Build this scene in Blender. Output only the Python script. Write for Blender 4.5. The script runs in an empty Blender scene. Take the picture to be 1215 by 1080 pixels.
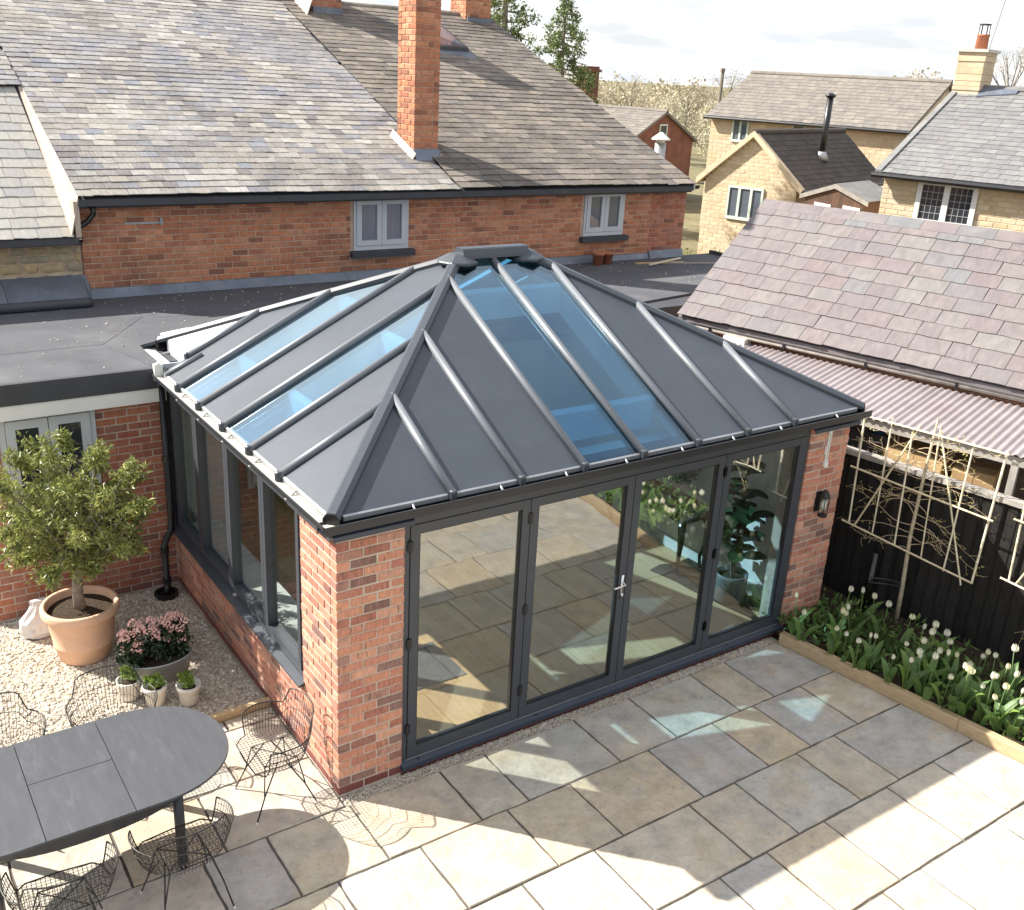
import bpy, bmesh, math, random
import numpy as np
from mathutils import Vector, Matrix

scene = bpy.context.scene
COL = scene.collection
R = math.radians
rnd = random.Random(7)

# ------------------------------------------------------------------ camera
cam_data = bpy.data.cameras.new('camera')
cam_data.sensor_fit = 'HORIZONTAL'
cam_data.sensor_width = 36.0
cam_data.lens = 36.0 * 1197.2 / 1215.0
cam_data.clip_start = 0.05
cam_data.clip_end = 3000.0
cam = bpy.data.objects.new('camera', cam_data)
COL.objects.link(cam)
cR, cU, cF = Vector((0.82534, -0.56226, 0.05177)), Vector((0.16059, 0.32165, 0.93314)), Vector((0.54132, 0.76185, -0.35576))
mw = Matrix(((cR.x, cU.x, -cF.x), (cR.y, cU.y, -cF.y), (cR.z, cU.z, -cF.z)))
cam.matrix_world = Matrix.Translation((-2.7655, -6.0007, 5.4469)) @ mw.to_4x4()
scene.camera = cam

# ------------------------------------------------------------------ sky, sun, exposure
SUN = Vector((-0.524, 0.577, 0.626)).normalized()          # direction towards the sun
world = bpy.data.worlds.new('World'); scene.world = world; world.use_nodes = True
nt = world.node_tree; nt.nodes.clear()
def N(t, **k):
    n = nt.nodes.new(t)
    for a, b in k.items(): setattr(n, a, b)
    return n
L = nt.links.new
out = N('ShaderNodeOutputWorld'); bg = N('ShaderNodeBackground'); bg.inputs['Strength'].default_value = 0.1
sky = N('ShaderNodeTexSky', sky_type='NISHITA'); sky.sun_disc = False
sky.sun_elevation = math.asin(SUN.z); sky.sun_rotation = math.atan2(SUN.x, SUN.y)
sky.air_density = 1.0; sky.dust_density = 2.0; sky.ozone_density = 1.0
tc = N('ShaderNodeTexCoord'); sep = N('ShaderNodeSeparateXYZ'); L(tc.outputs['Generated'], sep.inputs[0])
mx = N('ShaderNodeMath', operation='MAXIMUM'); L(sep.outputs['Z'], mx.inputs[0]); mx.inputs[1].default_value = 0.0
ad = N('ShaderNodeMath', operation='ADD'); L(mx.outputs[0], ad.inputs[0]); ad.inputs[1].default_value = 0.16
comb = N('ShaderNodeCombineXYZ')
for i, ax in enumerate('XY'):
    dv = N('ShaderNodeMath', operation='DIVIDE'); L(sep.outputs[ax], dv.inputs[0]); L(ad.outputs[0], dv.inputs[1]); L(dv.outputs[0], comb.inputs[i])
no = N('ShaderNodeTexNoise'); no.inputs['Scale'].default_value = 0.9; no.inputs['Detail'].default_value = 9; no.inputs['Roughness'].default_value = 0.55
L(comb.outputs[0], no.inputs['Vector'])
ra = N('ShaderNodeMapRange'); L(no.outputs[0], ra.inputs[0]); ra.inputs[1].default_value = 0.33; ra.inputs[2].default_value = 0.53
hz = N('ShaderNodeMapRange'); L(sep.outputs['Z'], hz.inputs[0]); hz.inputs[1].default_value = 0.02; hz.inputs[2].default_value = 0.34; hz.inputs[3].default_value = 0.85; hz.inputs[4].default_value = 0.0
ms = N('ShaderNodeMath', operation='MAXIMUM'); L(ra.outputs[0], ms.inputs[0]); L(hz.outputs[0], ms.inputs[1])
no2 = N('ShaderNodeTexNoise'); no2.inputs['Scale'].default_value = 2.2; no2.inputs['Detail'].default_value = 6; L(comb.outputs[0], no2.inputs['Vector'])
cr = N('ShaderNodeValToRGB'); L(no2.outputs[0], cr.inputs[0])
cr.color_ramp.elements[0].position = 0.38; cr.color_ramp.elements[0].color = (0.68, 0.715, 0.77, 1)
cr.color_ramp.elements[1].position = 0.62; cr.color_ramp.elements[1].color = (1.0, 1.0, 1.0, 1)
mu = N('ShaderNodeVectorMath', operation='SCALE'); L(cr.outputs[0], mu.inputs[0]); mu.inputs['Scale'].default_value = 4.6
mix = N('ShaderNodeMix', data_type='RGBA'); L(ms.outputs[0], mix.inputs[0]); L(sky.outputs[0], mix.inputs[6]); L(mu.outputs[0], mix.inputs[7])
L(mix.outputs[2], bg.inputs['Color']); L(bg.outputs[0], out.inputs[0])

sd = bpy.data.lights.new('sun', 'SUN'); sd.energy = 4.2; sd.angle = R(0.53); sd.color = (1.0, 0.95, 0.87)
sun = bpy.data.objects.new('sun', sd); COL.objects.link(sun)
sun.rotation_euler = SUN.to_track_quat('Z', 'Y').to_euler(); sun.location = (-8, 8, 12)

scene.view_settings.view_transform = 'Standard'; scene.view_settings.look = 'None'
scene.view_settings.gamma = 1.0; scene.view_settings.use_curve_mapping = False
scene.view_settings.exposure = 1.52
scene.render.engine = 'CYCLES'
cy = scene.cycles
cy.max_bounces = 9; cy.diffuse_bounces = 4; cy.glossy_bounces = 5; cy.transparent_max_bounces = 28; cy.transmission_bounces = 6
cy.caustics_reflective = False; cy.caustics_refractive = False; cy.use_denoising = True
cy.sample_clamp_indirect = 6.0

# ------------------------------------------------------------------ materials
MATS = {}
def mat(name, col, rough=0.6, metal=0.0, ramp=None, var=0.2, vscale=4.0, blot=None, bump=0.0, bscale=60.0,
        stretch=(1, 1, 1), spec=0.5, coat=0.0, trans=0.0, gblot=None):
    m = bpy.data.materials.new(name); m.use_nodes = True
    t = m.node_tree; n = t.nodes; l = t.links.new
    b = n['Principled BSDF']; b.inputs['Roughness'].default_value = rough; b.inputs['Metallic'].default_value = metal
    b.inputs['Specular IOR Level'].default_value = spec; b.inputs['Coat Weight'].default_value = coat
    oi = n.new('ShaderNodeObjectInfo'); at = n.new('ShaderNodeAttribute'); at.attribute_name = 'rnd'
    s = n.new('ShaderNodeMath'); s.operation = 'ADD'; l(oi.outputs['Random'], s.inputs[0]); l(at.outputs['Fac'], s.inputs[1])
    fr = n.new('ShaderNodeMath'); fr.operation = 'FRACT'; l(s.outputs[0], fr.inputs[0])
    tcn = n.new('ShaderNodeTexCoord'); mp = n.new('ShaderNodeMapping'); mp.inputs['Scale'].default_value = stretch
    l(tcn.outputs['Object'], mp.inputs['Vector'])
    of = n.new('ShaderNodeVectorMath'); of.operation = 'MULTIPLY_ADD'
    cb = n.new('ShaderNodeCombineXYZ')
    for i, k in enumerate((53.0, 31.0, 77.0)):
        q = n.new('ShaderNodeMath'); q.operation = 'MULTIPLY'; l(fr.outputs[0], q.inputs[0]); q.inputs[1].default_value = k; l(q.outputs[0], cb.inputs[i])
    va = n.new('ShaderNodeVectorMath'); va.operation = 'ADD'; l(mp.outputs[0], va.inputs[0]); l(cb.outputs[0], va.inputs[1])
    n.remove(of); vec = va.outputs[0]
    if ramp:
        r = n.new('ShaderNodeValToRGB'); l(fr.outputs[0], r.inputs[0]); e = r.color_ramp.elements
        for i, cc in enumerate(ramp):
            x = e[i] if i < 2 else e.new(0.5)
        for i, cc in enumerate(ramp):
            e[i].position = i / max(1, len(ramp) - 1)
        for i, cc in enumerate(ramp): e[i].color = (*cc, 1)
        base = r.outputs[0]
    else:
        rg = n.new('ShaderNodeRGB'); rg.outputs[0].default_value = (*col, 1); base = rg.outputs[0]
    if blot:
        for (bc, bs, lo, hi, amt) in (blot if isinstance(blot, list) else [blot]):
            z = n.new('ShaderNodeTexNoise'); z.inputs['Scale'].default_value = bs; z.inputs['Detail'].default_value = 7; z.inputs['Roughness'].default_value = 0.65
            sh = n.new('ShaderNodeVectorMath'); sh.operation = 'ADD'; l(vec, sh.inputs[0]); sh.inputs[1].default_value = (bs * 3.1, lo * 40, hi * 17)
            l(sh.outputs[0], z.inputs['Vector'])
            mr = n.new('ShaderNodeMapRange'); l(z.outputs[0], mr.inputs[0]); mr.inputs[1].default_value = lo; mr.inputs[2].default_value = hi; mr.inputs[4].default_value = amt
            x = n.new('ShaderNodeMix'); x.data_type = 'RGBA'; l(mr.outputs[0], x.inputs[0]); l(base, x.inputs[6]); x.inputs[7].default_value = (*bc, 1); base = x.outputs[2]
    for (bc, bs, lo, hi, amt) in (gblot or []):
        ge = n.new('ShaderNodeNewGeometry'); z = n.new('ShaderNodeTexNoise'); z.inputs['Scale'].default_value = bs; z.inputs['Detail'].default_value = 6; z.inputs['Roughness'].default_value = 0.62
        sh = n.new('ShaderNodeVectorMath'); sh.operation = 'ADD'; l(ge.outputs['Position'], sh.inputs[0]); sh.inputs[1].default_value = (lo * 50, bs * 7, hi * 30); l(sh.outputs[0], z.inputs['Vector'])
        mr = n.new('ShaderNodeMapRange'); l(z.outputs[0], mr.inputs[0]); mr.inputs[1].default_value = lo; mr.inputs[2].default_value = hi; mr.inputs[4].default_value = amt
        x = n.new('ShaderNodeMix'); x.data_type = 'RGBA'; l(mr.outputs[0], x.inputs[0]); l(base, x.inputs[6]); x.inputs[7].default_value = (*bc, 1); base = x.outputs[2]
    if var:
        z = n.new('ShaderNodeTexNoise'); z.inputs['Scale'].default_value = vscale; z.inputs['Detail'].default_value = 8; z.inputs['Roughness'].default_value = 0.6
        l(vec, z.inputs['Vector'])
        mr = n.new('ShaderNodeMapRange'); l(z.outputs[0], mr.inputs[0]); mr.inputs[1].default_value = 0.28; mr.inputs[2].default_value = 0.72
        mr.inputs[3].default_value = 1 - var; mr.inputs[4].default_value = 1 + var
        x = n.new('ShaderNodeVectorMath'); x.operation = 'SCALE'; l(base, x.inputs[0]); l(mr.outputs[0], x.inputs['Scale']); base = x.outputs[0]
    l(base, b.inputs['Base Color'])
    if bump:
        z = n.new('ShaderNodeTexNoise'); z.inputs['Scale'].default_value = bscale; z.inputs['Detail'].default_value = 5; l(vec, z.inputs['Vector'])
        bp = n.new('ShaderNodeBump'); bp.inputs['Strength'].default_value = bump; bp.inputs['Distance'].default_value = 0.01
        l(z.outputs[0], bp.inputs['Height']); l(bp.outputs[0], b.inputs['Normal'])
    if trans:
        o = n['Material Output']; tr = n.new('ShaderNodeBsdfTranslucent'); l(base, tr.inputs['Color'])
        ms_ = n.new('ShaderNodeMixShader'); ms_.inputs[0].default_value = trans; l(b.outputs[0], ms_.inputs[1]); l(tr.outputs[0], ms_.inputs[2]); l(ms_.outputs[0], o.inputs['Surface'])
    MATS[name] = m
    return m

def glass(name, tint, f0=0.06, rough=0.0, wave=0.0, refl=(1, 1, 1), pw=4.5, gain=0.85):
    m = bpy.data.materials.new(name); m.use_nodes = True
    t = m.node_tree; n = t.nodes; l = t.links.new; n.remove(n['Principled BSDF'])
    o = n['Material Output']
    tr = n.new('ShaderNodeBsdfTransparent'); tr.inputs[0].default_value = (*tint, 1)
    gl = n.new('ShaderNodeBsdfGlossy'); gl.inputs['Roughness'].default_value = rough; gl.inputs['Color'].default_value = (*refl, 1)
    lw = n.new('ShaderNodeLayerWeight'); lw.inputs['Blend'].default_value = 0.5
    p = n.new('ShaderNodeMath'); p.operation = 'POWER'; l(lw.outputs['Facing'], p.inputs[0]); p.inputs[1].default_value = pw
    q = n.new('ShaderNodeMath'); q.operation = 'MULTIPLY_ADD'; l(p.outputs[0], q.inputs[0]); q.inputs[1].default_value = gain; q.inputs[2].default_value = f0
    if wave:
        tcn = n.new('ShaderNodeTexCoord'); z = n.new('ShaderNodeTexNoise'); z.inputs['Scale'].default_value = 2.6; z.inputs['Detail'].default_value = 1
        l(tcn.outputs['Object'], z.inputs['Vector'])
        bp = n.new('ShaderNodeBump'); bp.inputs['Strength'].default_value = wave; bp.inputs['Distance'].default_value = 0.012
        l(z.outputs[0], bp.inputs['Height']); l(bp.outputs[0], gl.inputs['Normal'])
    ms_ = n.new('ShaderNodeMixShader'); l(q.outputs[0], ms_.inputs[0]); l(tr.outputs[0], ms_.inputs[1]); l(gl.outputs[0], ms_.inputs[2]); l(ms_.outputs[0], o.inputs['Surface'])
    MATS[name] = m
    return m

BR_NEW = [(0.52, 0.225, 0.15), (0.60, 0.295, 0.19), (0.46, 0.185, 0.125), (0.20, 0.12, 0.105), (0.63, 0.34, 0.235), (0.55, 0.255, 0.165), (0.37, 0.15, 0.11), (0.57, 0.27, 0.18), (0.25, 0.15, 0.13), (0.60, 0.32, 0.22), (0.50, 0.20, 0.135), (0.42, 0.20, 0.15)]
mat('brick_new', (0.5, 0.2, 0.12), 0.85, ramp=BR_NEW, var=0.22, vscale=14, blot=[((0.13, 0.085, 0.08), 9, 0.56, 0.66, 0.75), ((0.62, 0.47, 0.38), 11, 0.58, 0.72, 0.55)], bump=0.5, bscale=90, spec=0.2)
BR_OLD = [(0.48, 0.195, 0.105), (0.55, 0.25, 0.14), (0.38, 0.145, 0.085), (0.56, 0.28, 0.165), (0.45, 0.19, 0.115), (0.25, 0.115, 0.08), (0.52, 0.21, 0.11), (0.42, 0.17, 0.10), (0.50, 0.24, 0.15)]
mat('brick_old', (0.4, 0.13, 0.06), 0.9, ramp=BR_OLD, var=0.25, vscale=12, blot=[((0.14, 0.08, 0.06), 6, 0.60, 0.75, 0.7), ((0.5, 0.36, 0.26), 8, 0.62, 0.76, 0.45)], bump=0.5, bscale=80, spec=0.15, gblot=[((0.16, 0.09, 0.065), 0.7, 0.55, 0.72, 0.5), ((0.45, 0.30, 0.21), 1.1, 0.60, 0.74, 0.4)])
mat('brick_far', (0.20, 0.08, 0.05), 0.9, var=0.3, vscale=1.5, blot=[((0.13, 0.06, 0.045), 2, 0.5, 0.75, 0.6)])
mat('brick_annex', (0.4, 0.16, 0.1), 0.9, ramp=[(0.40, 0.16, 0.10), (0.46, 0.20, 0.13), (0.34, 0.12, 0.08), (0.42, 0.20, 0.14), (0.22, 0.11, 0.09), (0.45, 0.17, 0.10)], var=0.24, vscale=12, blot=[((0.14, 0.09, 0.08), 8, 0.6, 0.72, 0.7)], bump=0.5, bscale=80, spec=0.15)
mat('plinth_brick', (0.17, 0.055, 0.045), 0.6, var=0.2, vscale=10, spec=0.4)
mat('mortar', (0.50, 0.43, 0.36), 0.95, var=0.18, vscale=12, bump=0.4, bscale=120, spec=0.1)
mat('mortar_old', (0.462, 0.341, 0.253), 0.95, var=0.25, vscale=7, spec=0.1)
mat('slate_old', (0.223, 0.216, 0.206), 0.75, ramp=[(0.233, 0.222, 0.206), (0.316, 0.294, 0.263), (0.172, 0.159, 0.154), (0.191, 0.198, 0.227), (0.344, 0.318, 0.283), (0.214, 0.198, 0.185), (0.288, 0.261, 0.227), (0.149, 0.140, 0.139), (0.372, 0.357, 0.330), (0.251, 0.232, 0.211)], var=0.25, vscale=9, blot=[((0.387, 0.371, 0.330), 6, 0.56, 0.74, 0.6), ((0.089, 0.085, 0.082), 7, 0.62, 0.76, 0.55), ((0.372, 0.255, 0.099), 9, 0.70, 0.78, 0.6)], bump=0.4, bscale=50, spec=0.3, gblot=[((0.112, 0.097, 0.087), 0.55, 0.50, 0.66, 0.55), ((0.342, 0.324, 0.288), 0.8, 0.52, 0.70, 0.55), ((0.186, 0.193, 0.235), 0.45, 0.52, 0.68, 0.5)])
mat('slate_brown', (0.145, 0.125, 0.109), 0.8, ramp=[(0.165, 0.14, 0.12), (0.21, 0.18, 0.15), (0.12, 0.105, 0.095), (0.15, 0.135, 0.125), (0.25, 0.215, 0.18), (0.135, 0.115, 0.10), (0.19, 0.165, 0.14)], var=0.25, vscale=9, blot=[((0.297, 0.271, 0.231), 6, 0.60, 0.76, 0.6), ((0.066, 0.056, 0.050), 6, 0.58, 0.72, 0.6), ((0.277, 0.185, 0.053), 7, 0.72, 0.80, 0.6)], bump=0.4, bscale=50, spec=0.25, gblot=[((0.073, 0.063, 0.053), 0.6, 0.50, 0.68, 0.5), ((0.238, 0.211, 0.178), 0.9, 0.55, 0.72, 0.5), ((0.264, 0.178, 0.046), 1.3, 0.64, 0.74, 0.5)])
mat('slate_pale', (0.317, 0.302, 0.274), 0.75, ramp=[(0.331, 0.317, 0.288), (0.374, 0.360, 0.324), (0.302, 0.295, 0.281), (0.353, 0.331, 0.288), (0.259, 0.266, 0.274)], var=0.15, vscale=9, blot=[((0.432, 0.410, 0.360), 6, 0.55, 0.75, 0.6)], bump=0.3, bscale=50, spec=0.3)
mat('slate_purple', (0.158, 0.125, 0.129), 0.62, ramp=[(0.158, 0.135, 0.135), (0.168, 0.145, 0.145), (0.152, 0.129, 0.132), (0.178, 0.155, 0.149), (0.158, 0.135, 0.139), (0.149, 0.152, 0.158), (0.155, 0.132, 0.135), (0.165, 0.132, 0.132), (0.178, 0.165, 0.158), (0.155, 0.135, 0.139)], var=0.16, vscale=5, blot=[((0.277, 0.257, 0.238), 4, 0.60, 0.76, 0.5), ((0.396, 0.383, 0.356), 16, 0.70, 0.76, 0.7), ((0.224, 0.191, 0.172), 2.5, 0.5, 0.7, 0.4)], bump=0.3, bscale=40, spec=0.4)
mat('slate_far', (0.182, 0.164, 0.147), 0.8, ramp=[(0.175, 0.158, 0.140), (0.203, 0.182, 0.158), (0.154, 0.140, 0.130), (0.189, 0.168, 0.147)], var=0.2, vscale=4, blot=[((0.280, 0.252, 0.210), 1.2, 0.5, 0.75, 0.5)], spec=0.2)
mat('slate_grey_far', (0.167, 0.167, 0.167), 0.7, ramp=[(0.167, 0.167, 0.167), (0.192, 0.192, 0.189), (0.149, 0.149, 0.152), (0.174, 0.167, 0.164)], var=0.2, vscale=4, blot=[((0.260, 0.248, 0.229), 1.5, 0.5, 0.75, 0.5)], spec=0.3)
mat('tile_dark', (0.066, 0.055, 0.050), 0.75, ramp=[(0.066, 0.055, 0.050), (0.083, 0.069, 0.061), (0.055, 0.047, 0.044)], var=0.2, vscale=4, spec=0.25)
mat('lead', (0.15, 0.17, 0.21), 0.5, metal=0.35, var=0.2, vscale=3, blot=[((0.26, 0.28, 0.32), 5, 0.5, 0.75, 0.5)], spec=0.4)
mat('felt', (0.090, 0.091, 0.101), 0.85, var=0.14, vscale=2, blot=[((0.132, 0.135, 0.142), 1.1, 0.5, 0.8, 0.5), ((0.061, 0.062, 0.071), 2.3, 0.58, 0.8, 0.5)], bump=0.5, bscale=240, spec=0.25, gblot=[((0.153, 0.153, 0.154), 0.9, 0.56, 0.72, 0.5), ((0.199, 0.203, 0.169), 3.5, 0.68, 0.76, 0.6), ((0.053, 0.056, 0.064), 0.6, 0.55, 0.72, 0.4)])
mat('felt_edge', (0.045, 0.047, 0.055), 0.65, var=0.2, vscale=4)
mat('black_plastic', (0.014, 0.014, 0.015), 0.35, var=0.2, vscale=5)
mat('anthracite', (0.050, 0.056, 0.068), 0.40, var=0.08, vscale=3, spec=0.5)
mat('gutter_dark', (0.018, 0.019, 0.024), 0.4, var=0.1, vscale=3)
mat('bar_metal', (0.17, 0.182, 0.20), 0.42, metal=0.30, var=0.05, spec=0.6)
mat('roof_panel', (0.046, 0.056, 0.070), 0.46, var=0.09, vscale=1.5, blot=[((0.064, 0.074, 0.088), 1.3, 0.52, 0.8, 0.5), ((0.13, 0.13, 0.13), 34, 0.70, 0.76, 0.5), ((0.075, 0.083, 0.094), 5, 0.55, 0.8, 0.4)], spec=0.55, gblot=[((0.07, 0.078, 0.09), 0.8, 0.5, 0.75, 0.4)])
mat('panel_white', (0.576, 0.568, 0.536), 0.5, var=0.08)
mat('gutter_sunlit', (0.474, 0.444, 0.383), 0.7, var=0.15, vscale=6)  # paler copy of the gutter colour, sunlight painted into the left trough
mat('sill_navy', (0.035, 0.046, 0.070), 0.4, var=0.08, spec=0.5)
mat('frame_grey', (0.50, 0.53, 0.56), 0.5, var=0.05, vscale=2)
mat('white_paint', (0.72, 0.71, 0.68), 0.55, var=0.06, vscale=3)
mat('plaster', (0.80, 0.78, 0.74), 0.85, var=0.03, vscale=2, spec=0.2)
mat('oak_board', (0.504, 0.324, 0.168), 0.45, ramp=[(0.504, 0.336, 0.174), (0.564, 0.384, 0.216), (0.456, 0.294, 0.150), (0.528, 0.348, 0.192)], var=0.16, vscale=6, stretch=(6, 0.8, 6), blot=[((0.336, 0.204, 0.096), 5, 0.62, 0.75, 0.5)], spec=0.4)
mat('timber_edge', (0.49, 0.355, 0.205), 0.75, var=0.2, vscale=8, stretch=(8, 1, 8), bump=0.3, bscale=30)
mat('fence_black', (0.020, 0.019, 0.018), 0.85, ramp=[(0.018, 0.017, 0.016), (0.024, 0.022, 0.020), (0.030, 0.027, 0.025)], var=0.3, vscale=6, stretch=(5, 5, 1), spec=0.15)
mat('weathered_wood', (0.336, 0.308, 0.276), 0.85, var=0.25, vscale=7, stretch=(1, 1, 1), blot=[((0.176, 0.160, 0.144), 3, 0.55, 0.75, 0.6)])
mat('bamboo', (0.70, 0.61, 0.42), 0.55, ramp=[(0.70, 0.61, 0.42), (0.75, 0.68, 0.50), (0.64, 0.53, 0.34)], var=0.2, vscale=10)
mat('bark_young', (0.46, 0.385, 0.26), 0.8, var=0.3, vscale=14, blot=[((0.25, 0.21, 0.15), 6, 0.55, 0.7, 0.6)])
mat('twig', (0.50, 0.38, 0.24), 0.8, var=0.2, vscale=10)
mat('bud', (0.46, 0.47, 0.10), 0.6, ramp=[(0.46, 0.47, 0.10), (0.55, 0.52, 0.16), (0.38, 0.40, 0.08)], var=0.1, trans=0.3)
mat('corrugated', (0.259, 0.225, 0.230), 0.55, var=0.15, vscale=2.5, blot=[((0.207, 0.147, 0.128), 1.6, 0.55, 0.75, 0.55), ((0.320, 0.284, 0.284), 3, 0.55, 0.8, 0.5)], spec=0.4)
mat('soil', (0.055, 0.040, 0.028), 0.95, var=0.5, vscale=30, bump=1.0, bscale=60, spec=0.1)
SL = [(0.504, 0.444, 0.355), (0.447, 0.419, 0.365), (0.520, 0.419, 0.298), (0.473, 0.439, 0.360), (0.416, 0.389, 0.355), (0.515, 0.439, 0.341), (0.463, 0.434, 0.365), (0.530, 0.424, 0.293), (0.400, 0.384, 0.365), (0.484, 0.434, 0.365), (0.494, 0.414, 0.312)]
mat('sandstone', (0.43, 0.39, 0.33), 0.82, ramp=SL, var=0.20, vscale=5, blot=[((0.33, 0.31, 0.29), 6, 0.52, 0.70, 0.6), ((0.52, 0.39, 0.24), 2.2, 0.50, 0.66, 0.5), ((0.28, 0.265, 0.23), 22, 0.52, 0.68, 0.5), ((0.56, 0.53, 0.48), 34, 0.54, 0.70, 0.45), ((0.22, 0.21, 0.18), 70, 0.58, 0.70, 0.4)], bump=0.9, bscale=16, spec=0.25, gblot=[((0.27, 0.26, 0.22), 1.6, 0.60, 0.72, 0.45), ((0.40, 0.32, 0.16), 0.9, 0.62, 0.70, 0.4)])
mat('joint', (0.13, 0.115, 0.10), 0.95, var=0.3, vscale=12, spec=0.1)
mat('gravel', (0.5, 0.44, 0.36), 0.85, ramp=[(0.50, 0.44, 0.355), (0.62, 0.56, 0.47), (0.40, 0.34, 0.27), (0.56, 0.48, 0.37), (0.30, 0.26, 0.22), (0.66, 0.61, 0.53), (0.47, 0.40, 0.32)], var=0.15, vscale=30, spec=0.2)
mat('gravel_base', (0.40, 0.345, 0.275), 0.95, var=0.3, vscale=50, bump=0.8, bscale=80)
mat('lawn', (0.17, 0.15, 0.09), 0.95, var=0.35, vscale=0.6, blot=[((0.16, 0.14, 0.07), 0.3, 0.5, 0.75, 0.5)], spec=0.1)
mat('ceramic_table', (0.066, 0.069, 0.076), 0.48, var=0.12, vscale=3, stretch=(5, 1, 1), blot=[((0.115, 0.119, 0.127), 2.2, 0.58, 0.70, 0.5), ((0.098, 0.100, 0.110), 7, 0.5, 0.75, 0.4)], spec=0.35)
mat('dark_metal', (0.035, 0.037, 0.042), 0.4, var=0.05)
mat('wire_black', (0.018, 0.017, 0.016), 0.45, var=0.05)
mat('terracotta', (0.691, 0.432, 0.292), 0.75, var=0.12, vscale=4, blot=[((0.756, 0.540, 0.410), 3, 0.52, 0.75, 0.5)], spec=0.25)
mat('terracotta_red', (0.40, 0.15, 0.08), 0.8, var=0.2, vscale=8)
mat('white_pot', (0.70, 0.67, 0.61), 0.7, var=0.08, vscale=6, blot=[((0.55, 0.48, 0.38), 5, 0.62, 0.8, 0.5)])
mat('pot_mark', (0.42, 0.37, 0.30), 0.8, var=0.1)
mat('zinc', (0.42, 0.43, 0.43), 0.5, metal=0.3, var=0.2, vscale=6)
mat('olive_leaf', (0.304, 0.359, 0.082), 0.42, ramp=[(0.184, 0.218, 0.052), (0.299, 0.322, 0.072), (0.115, 0.144, 0.040), (0.460, 0.471, 0.136), (0.218, 0.253, 0.080), (0.149, 0.178, 0.044), (0.380, 0.391, 0.152)], var=0.0, trans=0.25, spec=0.5)
mat('green_leaf', (0.072, 0.132, 0.036), 0.5, ramp=[(0.060, 0.120, 0.036), (0.096, 0.162, 0.048), (0.054, 0.102, 0.036), (0.120, 0.180, 0.060)], var=0.0, trans=0.2)
mat('tulip_leaf', (0.117, 0.214, 0.072), 0.5, ramp=[(0.109, 0.195, 0.050), (0.149, 0.236, 0.070), (0.086, 0.165, 0.045), (0.196, 0.289, 0.060)], var=0.1, vscale=5, trans=0.25)
mat('tulip_petal', (0.848, 0.816, 0.594), 0.5, ramp=[(0.848, 0.827, 0.636), (0.869, 0.848, 0.721), (0.806, 0.784, 0.488)], var=0.08, vscale=20, trans=0.3)
mat('bright_leaf', (0.22, 0.33, 0.05), 0.55, ramp=[(0.22, 0.33, 0.05), (0.28, 0.38, 0.08), (0.15, 0.25, 0.04)], var=0.0, trans=0.3)
mat('dark_leaf', (0.025, 0.05, 0.02), 0.35, ramp=[(0.022, 0.045, 0.018), (0.035, 0.065, 0.025), (0.018, 0.035, 0.015)], var=0.0)
mat('pink_flower', (0.80, 0.46, 0.40), 0.7, ramp=[(0.80, 0.45, 0.40), (0.84, 0.56, 0.49), (0.72, 0.36, 0.33), (0.84, 0.66, 0.56)], var=0.12, vscale=30)
mat('trunk', (0.22, 0.19, 0.15), 0.9, var=0.35, vscale=18, bump=0.6, bscale=40)
mat('conifer', (0.145, 0.189, 0.072), 0.8, ramp=[(0.131, 0.181, 0.065), (0.203, 0.246, 0.087), (0.087, 0.131, 0.051), (0.290, 0.319, 0.116)], var=0.0, trans=0.15)
mat('spring_leaf', (0.42, 0.36, 0.25), 0.8, ramp=[(0.42, 0.36, 0.25), (0.52, 0.46, 0.33), (0.32, 0.27, 0.19), (0.40, 0.37, 0.23)], var=0.0, trans=0.2)
mat('blossom', (0.62, 0.58, 0.46), 0.8, ramp=[(0.62, 0.58, 0.46), (0.52, 0.48, 0.34), (0.45, 0.43, 0.26)], var=0.0, trans=0.2)
mat('stone_honey', (0.571, 0.456, 0.310), 0.9, ramp=[(0.571, 0.456, 0.310), (0.619, 0.504, 0.360), (0.514, 0.400, 0.260), (0.599, 0.476, 0.329), (0.543, 0.448, 0.329)], var=0.14, vscale=3, blot=[((0.400, 0.295, 0.189), 1.6, 0.62, 0.76, 0.5), ((0.666, 0.571, 0.439), 2.4, 0.55, 0.78, 0.5)], bump=0.5, bscale=8, spec=0.15)
mat('stone_wall', (0.425, 0.325, 0.188), 0.9, ramp=[(0.425, 0.338, 0.200), (0.500, 0.375, 0.200), (0.350, 0.294, 0.206), (0.450, 0.375, 0.250), (0.312, 0.269, 0.200)], var=0.25, vscale=8, blot=[((0.250, 0.213, 0.150), 5, 0.6, 0.75, 0.5)], bump=0.6, bscale=20)
mat('pane_dark', (0.03, 0.035, 0.045), 0.06, var=0.0, spec=0.9)
mat('pane_blind', (0.16, 0.17, 0.22), 0.18, var=0.15, vscale=1, stretch=(60, 1, 1), spec=0.7)
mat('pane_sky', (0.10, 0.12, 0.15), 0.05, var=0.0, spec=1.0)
mat('frame_green', (0.55, 0.62, 0.54), 0.5, var=0.05)
mat('lead_line', (0.30, 0.30, 0.30), 0.6, var=0.05)
mat('shed_wood', (0.10, 0.055, 0.035), 0.8, ramp=[(0.10, 0.055, 0.035), (0.13, 0.07, 0.045), (0.085, 0.05, 0.035)], var=0.2, vscale=6)
mat('chrome', (0.75, 0.74, 0.72), 0.22, metal=1.0, var=0.0)
mat('cardboard', (0.50, 0.33, 0.16), 0.85, ramp=[(0.50, 0.33, 0.16), (0.44, 0.28, 0.13)], var=0.15, vscale=4, blot=[((0.62, 0.44, 0.24), 3, 0.5, 0.8, 0.4)])
mat('chalkboard', (0.05, 0.05, 0.052), 0.8, var=0.2, vscale=4)
mat('chalk', (0.66, 0.63, 0.55), 0.9, var=0.1)
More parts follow.
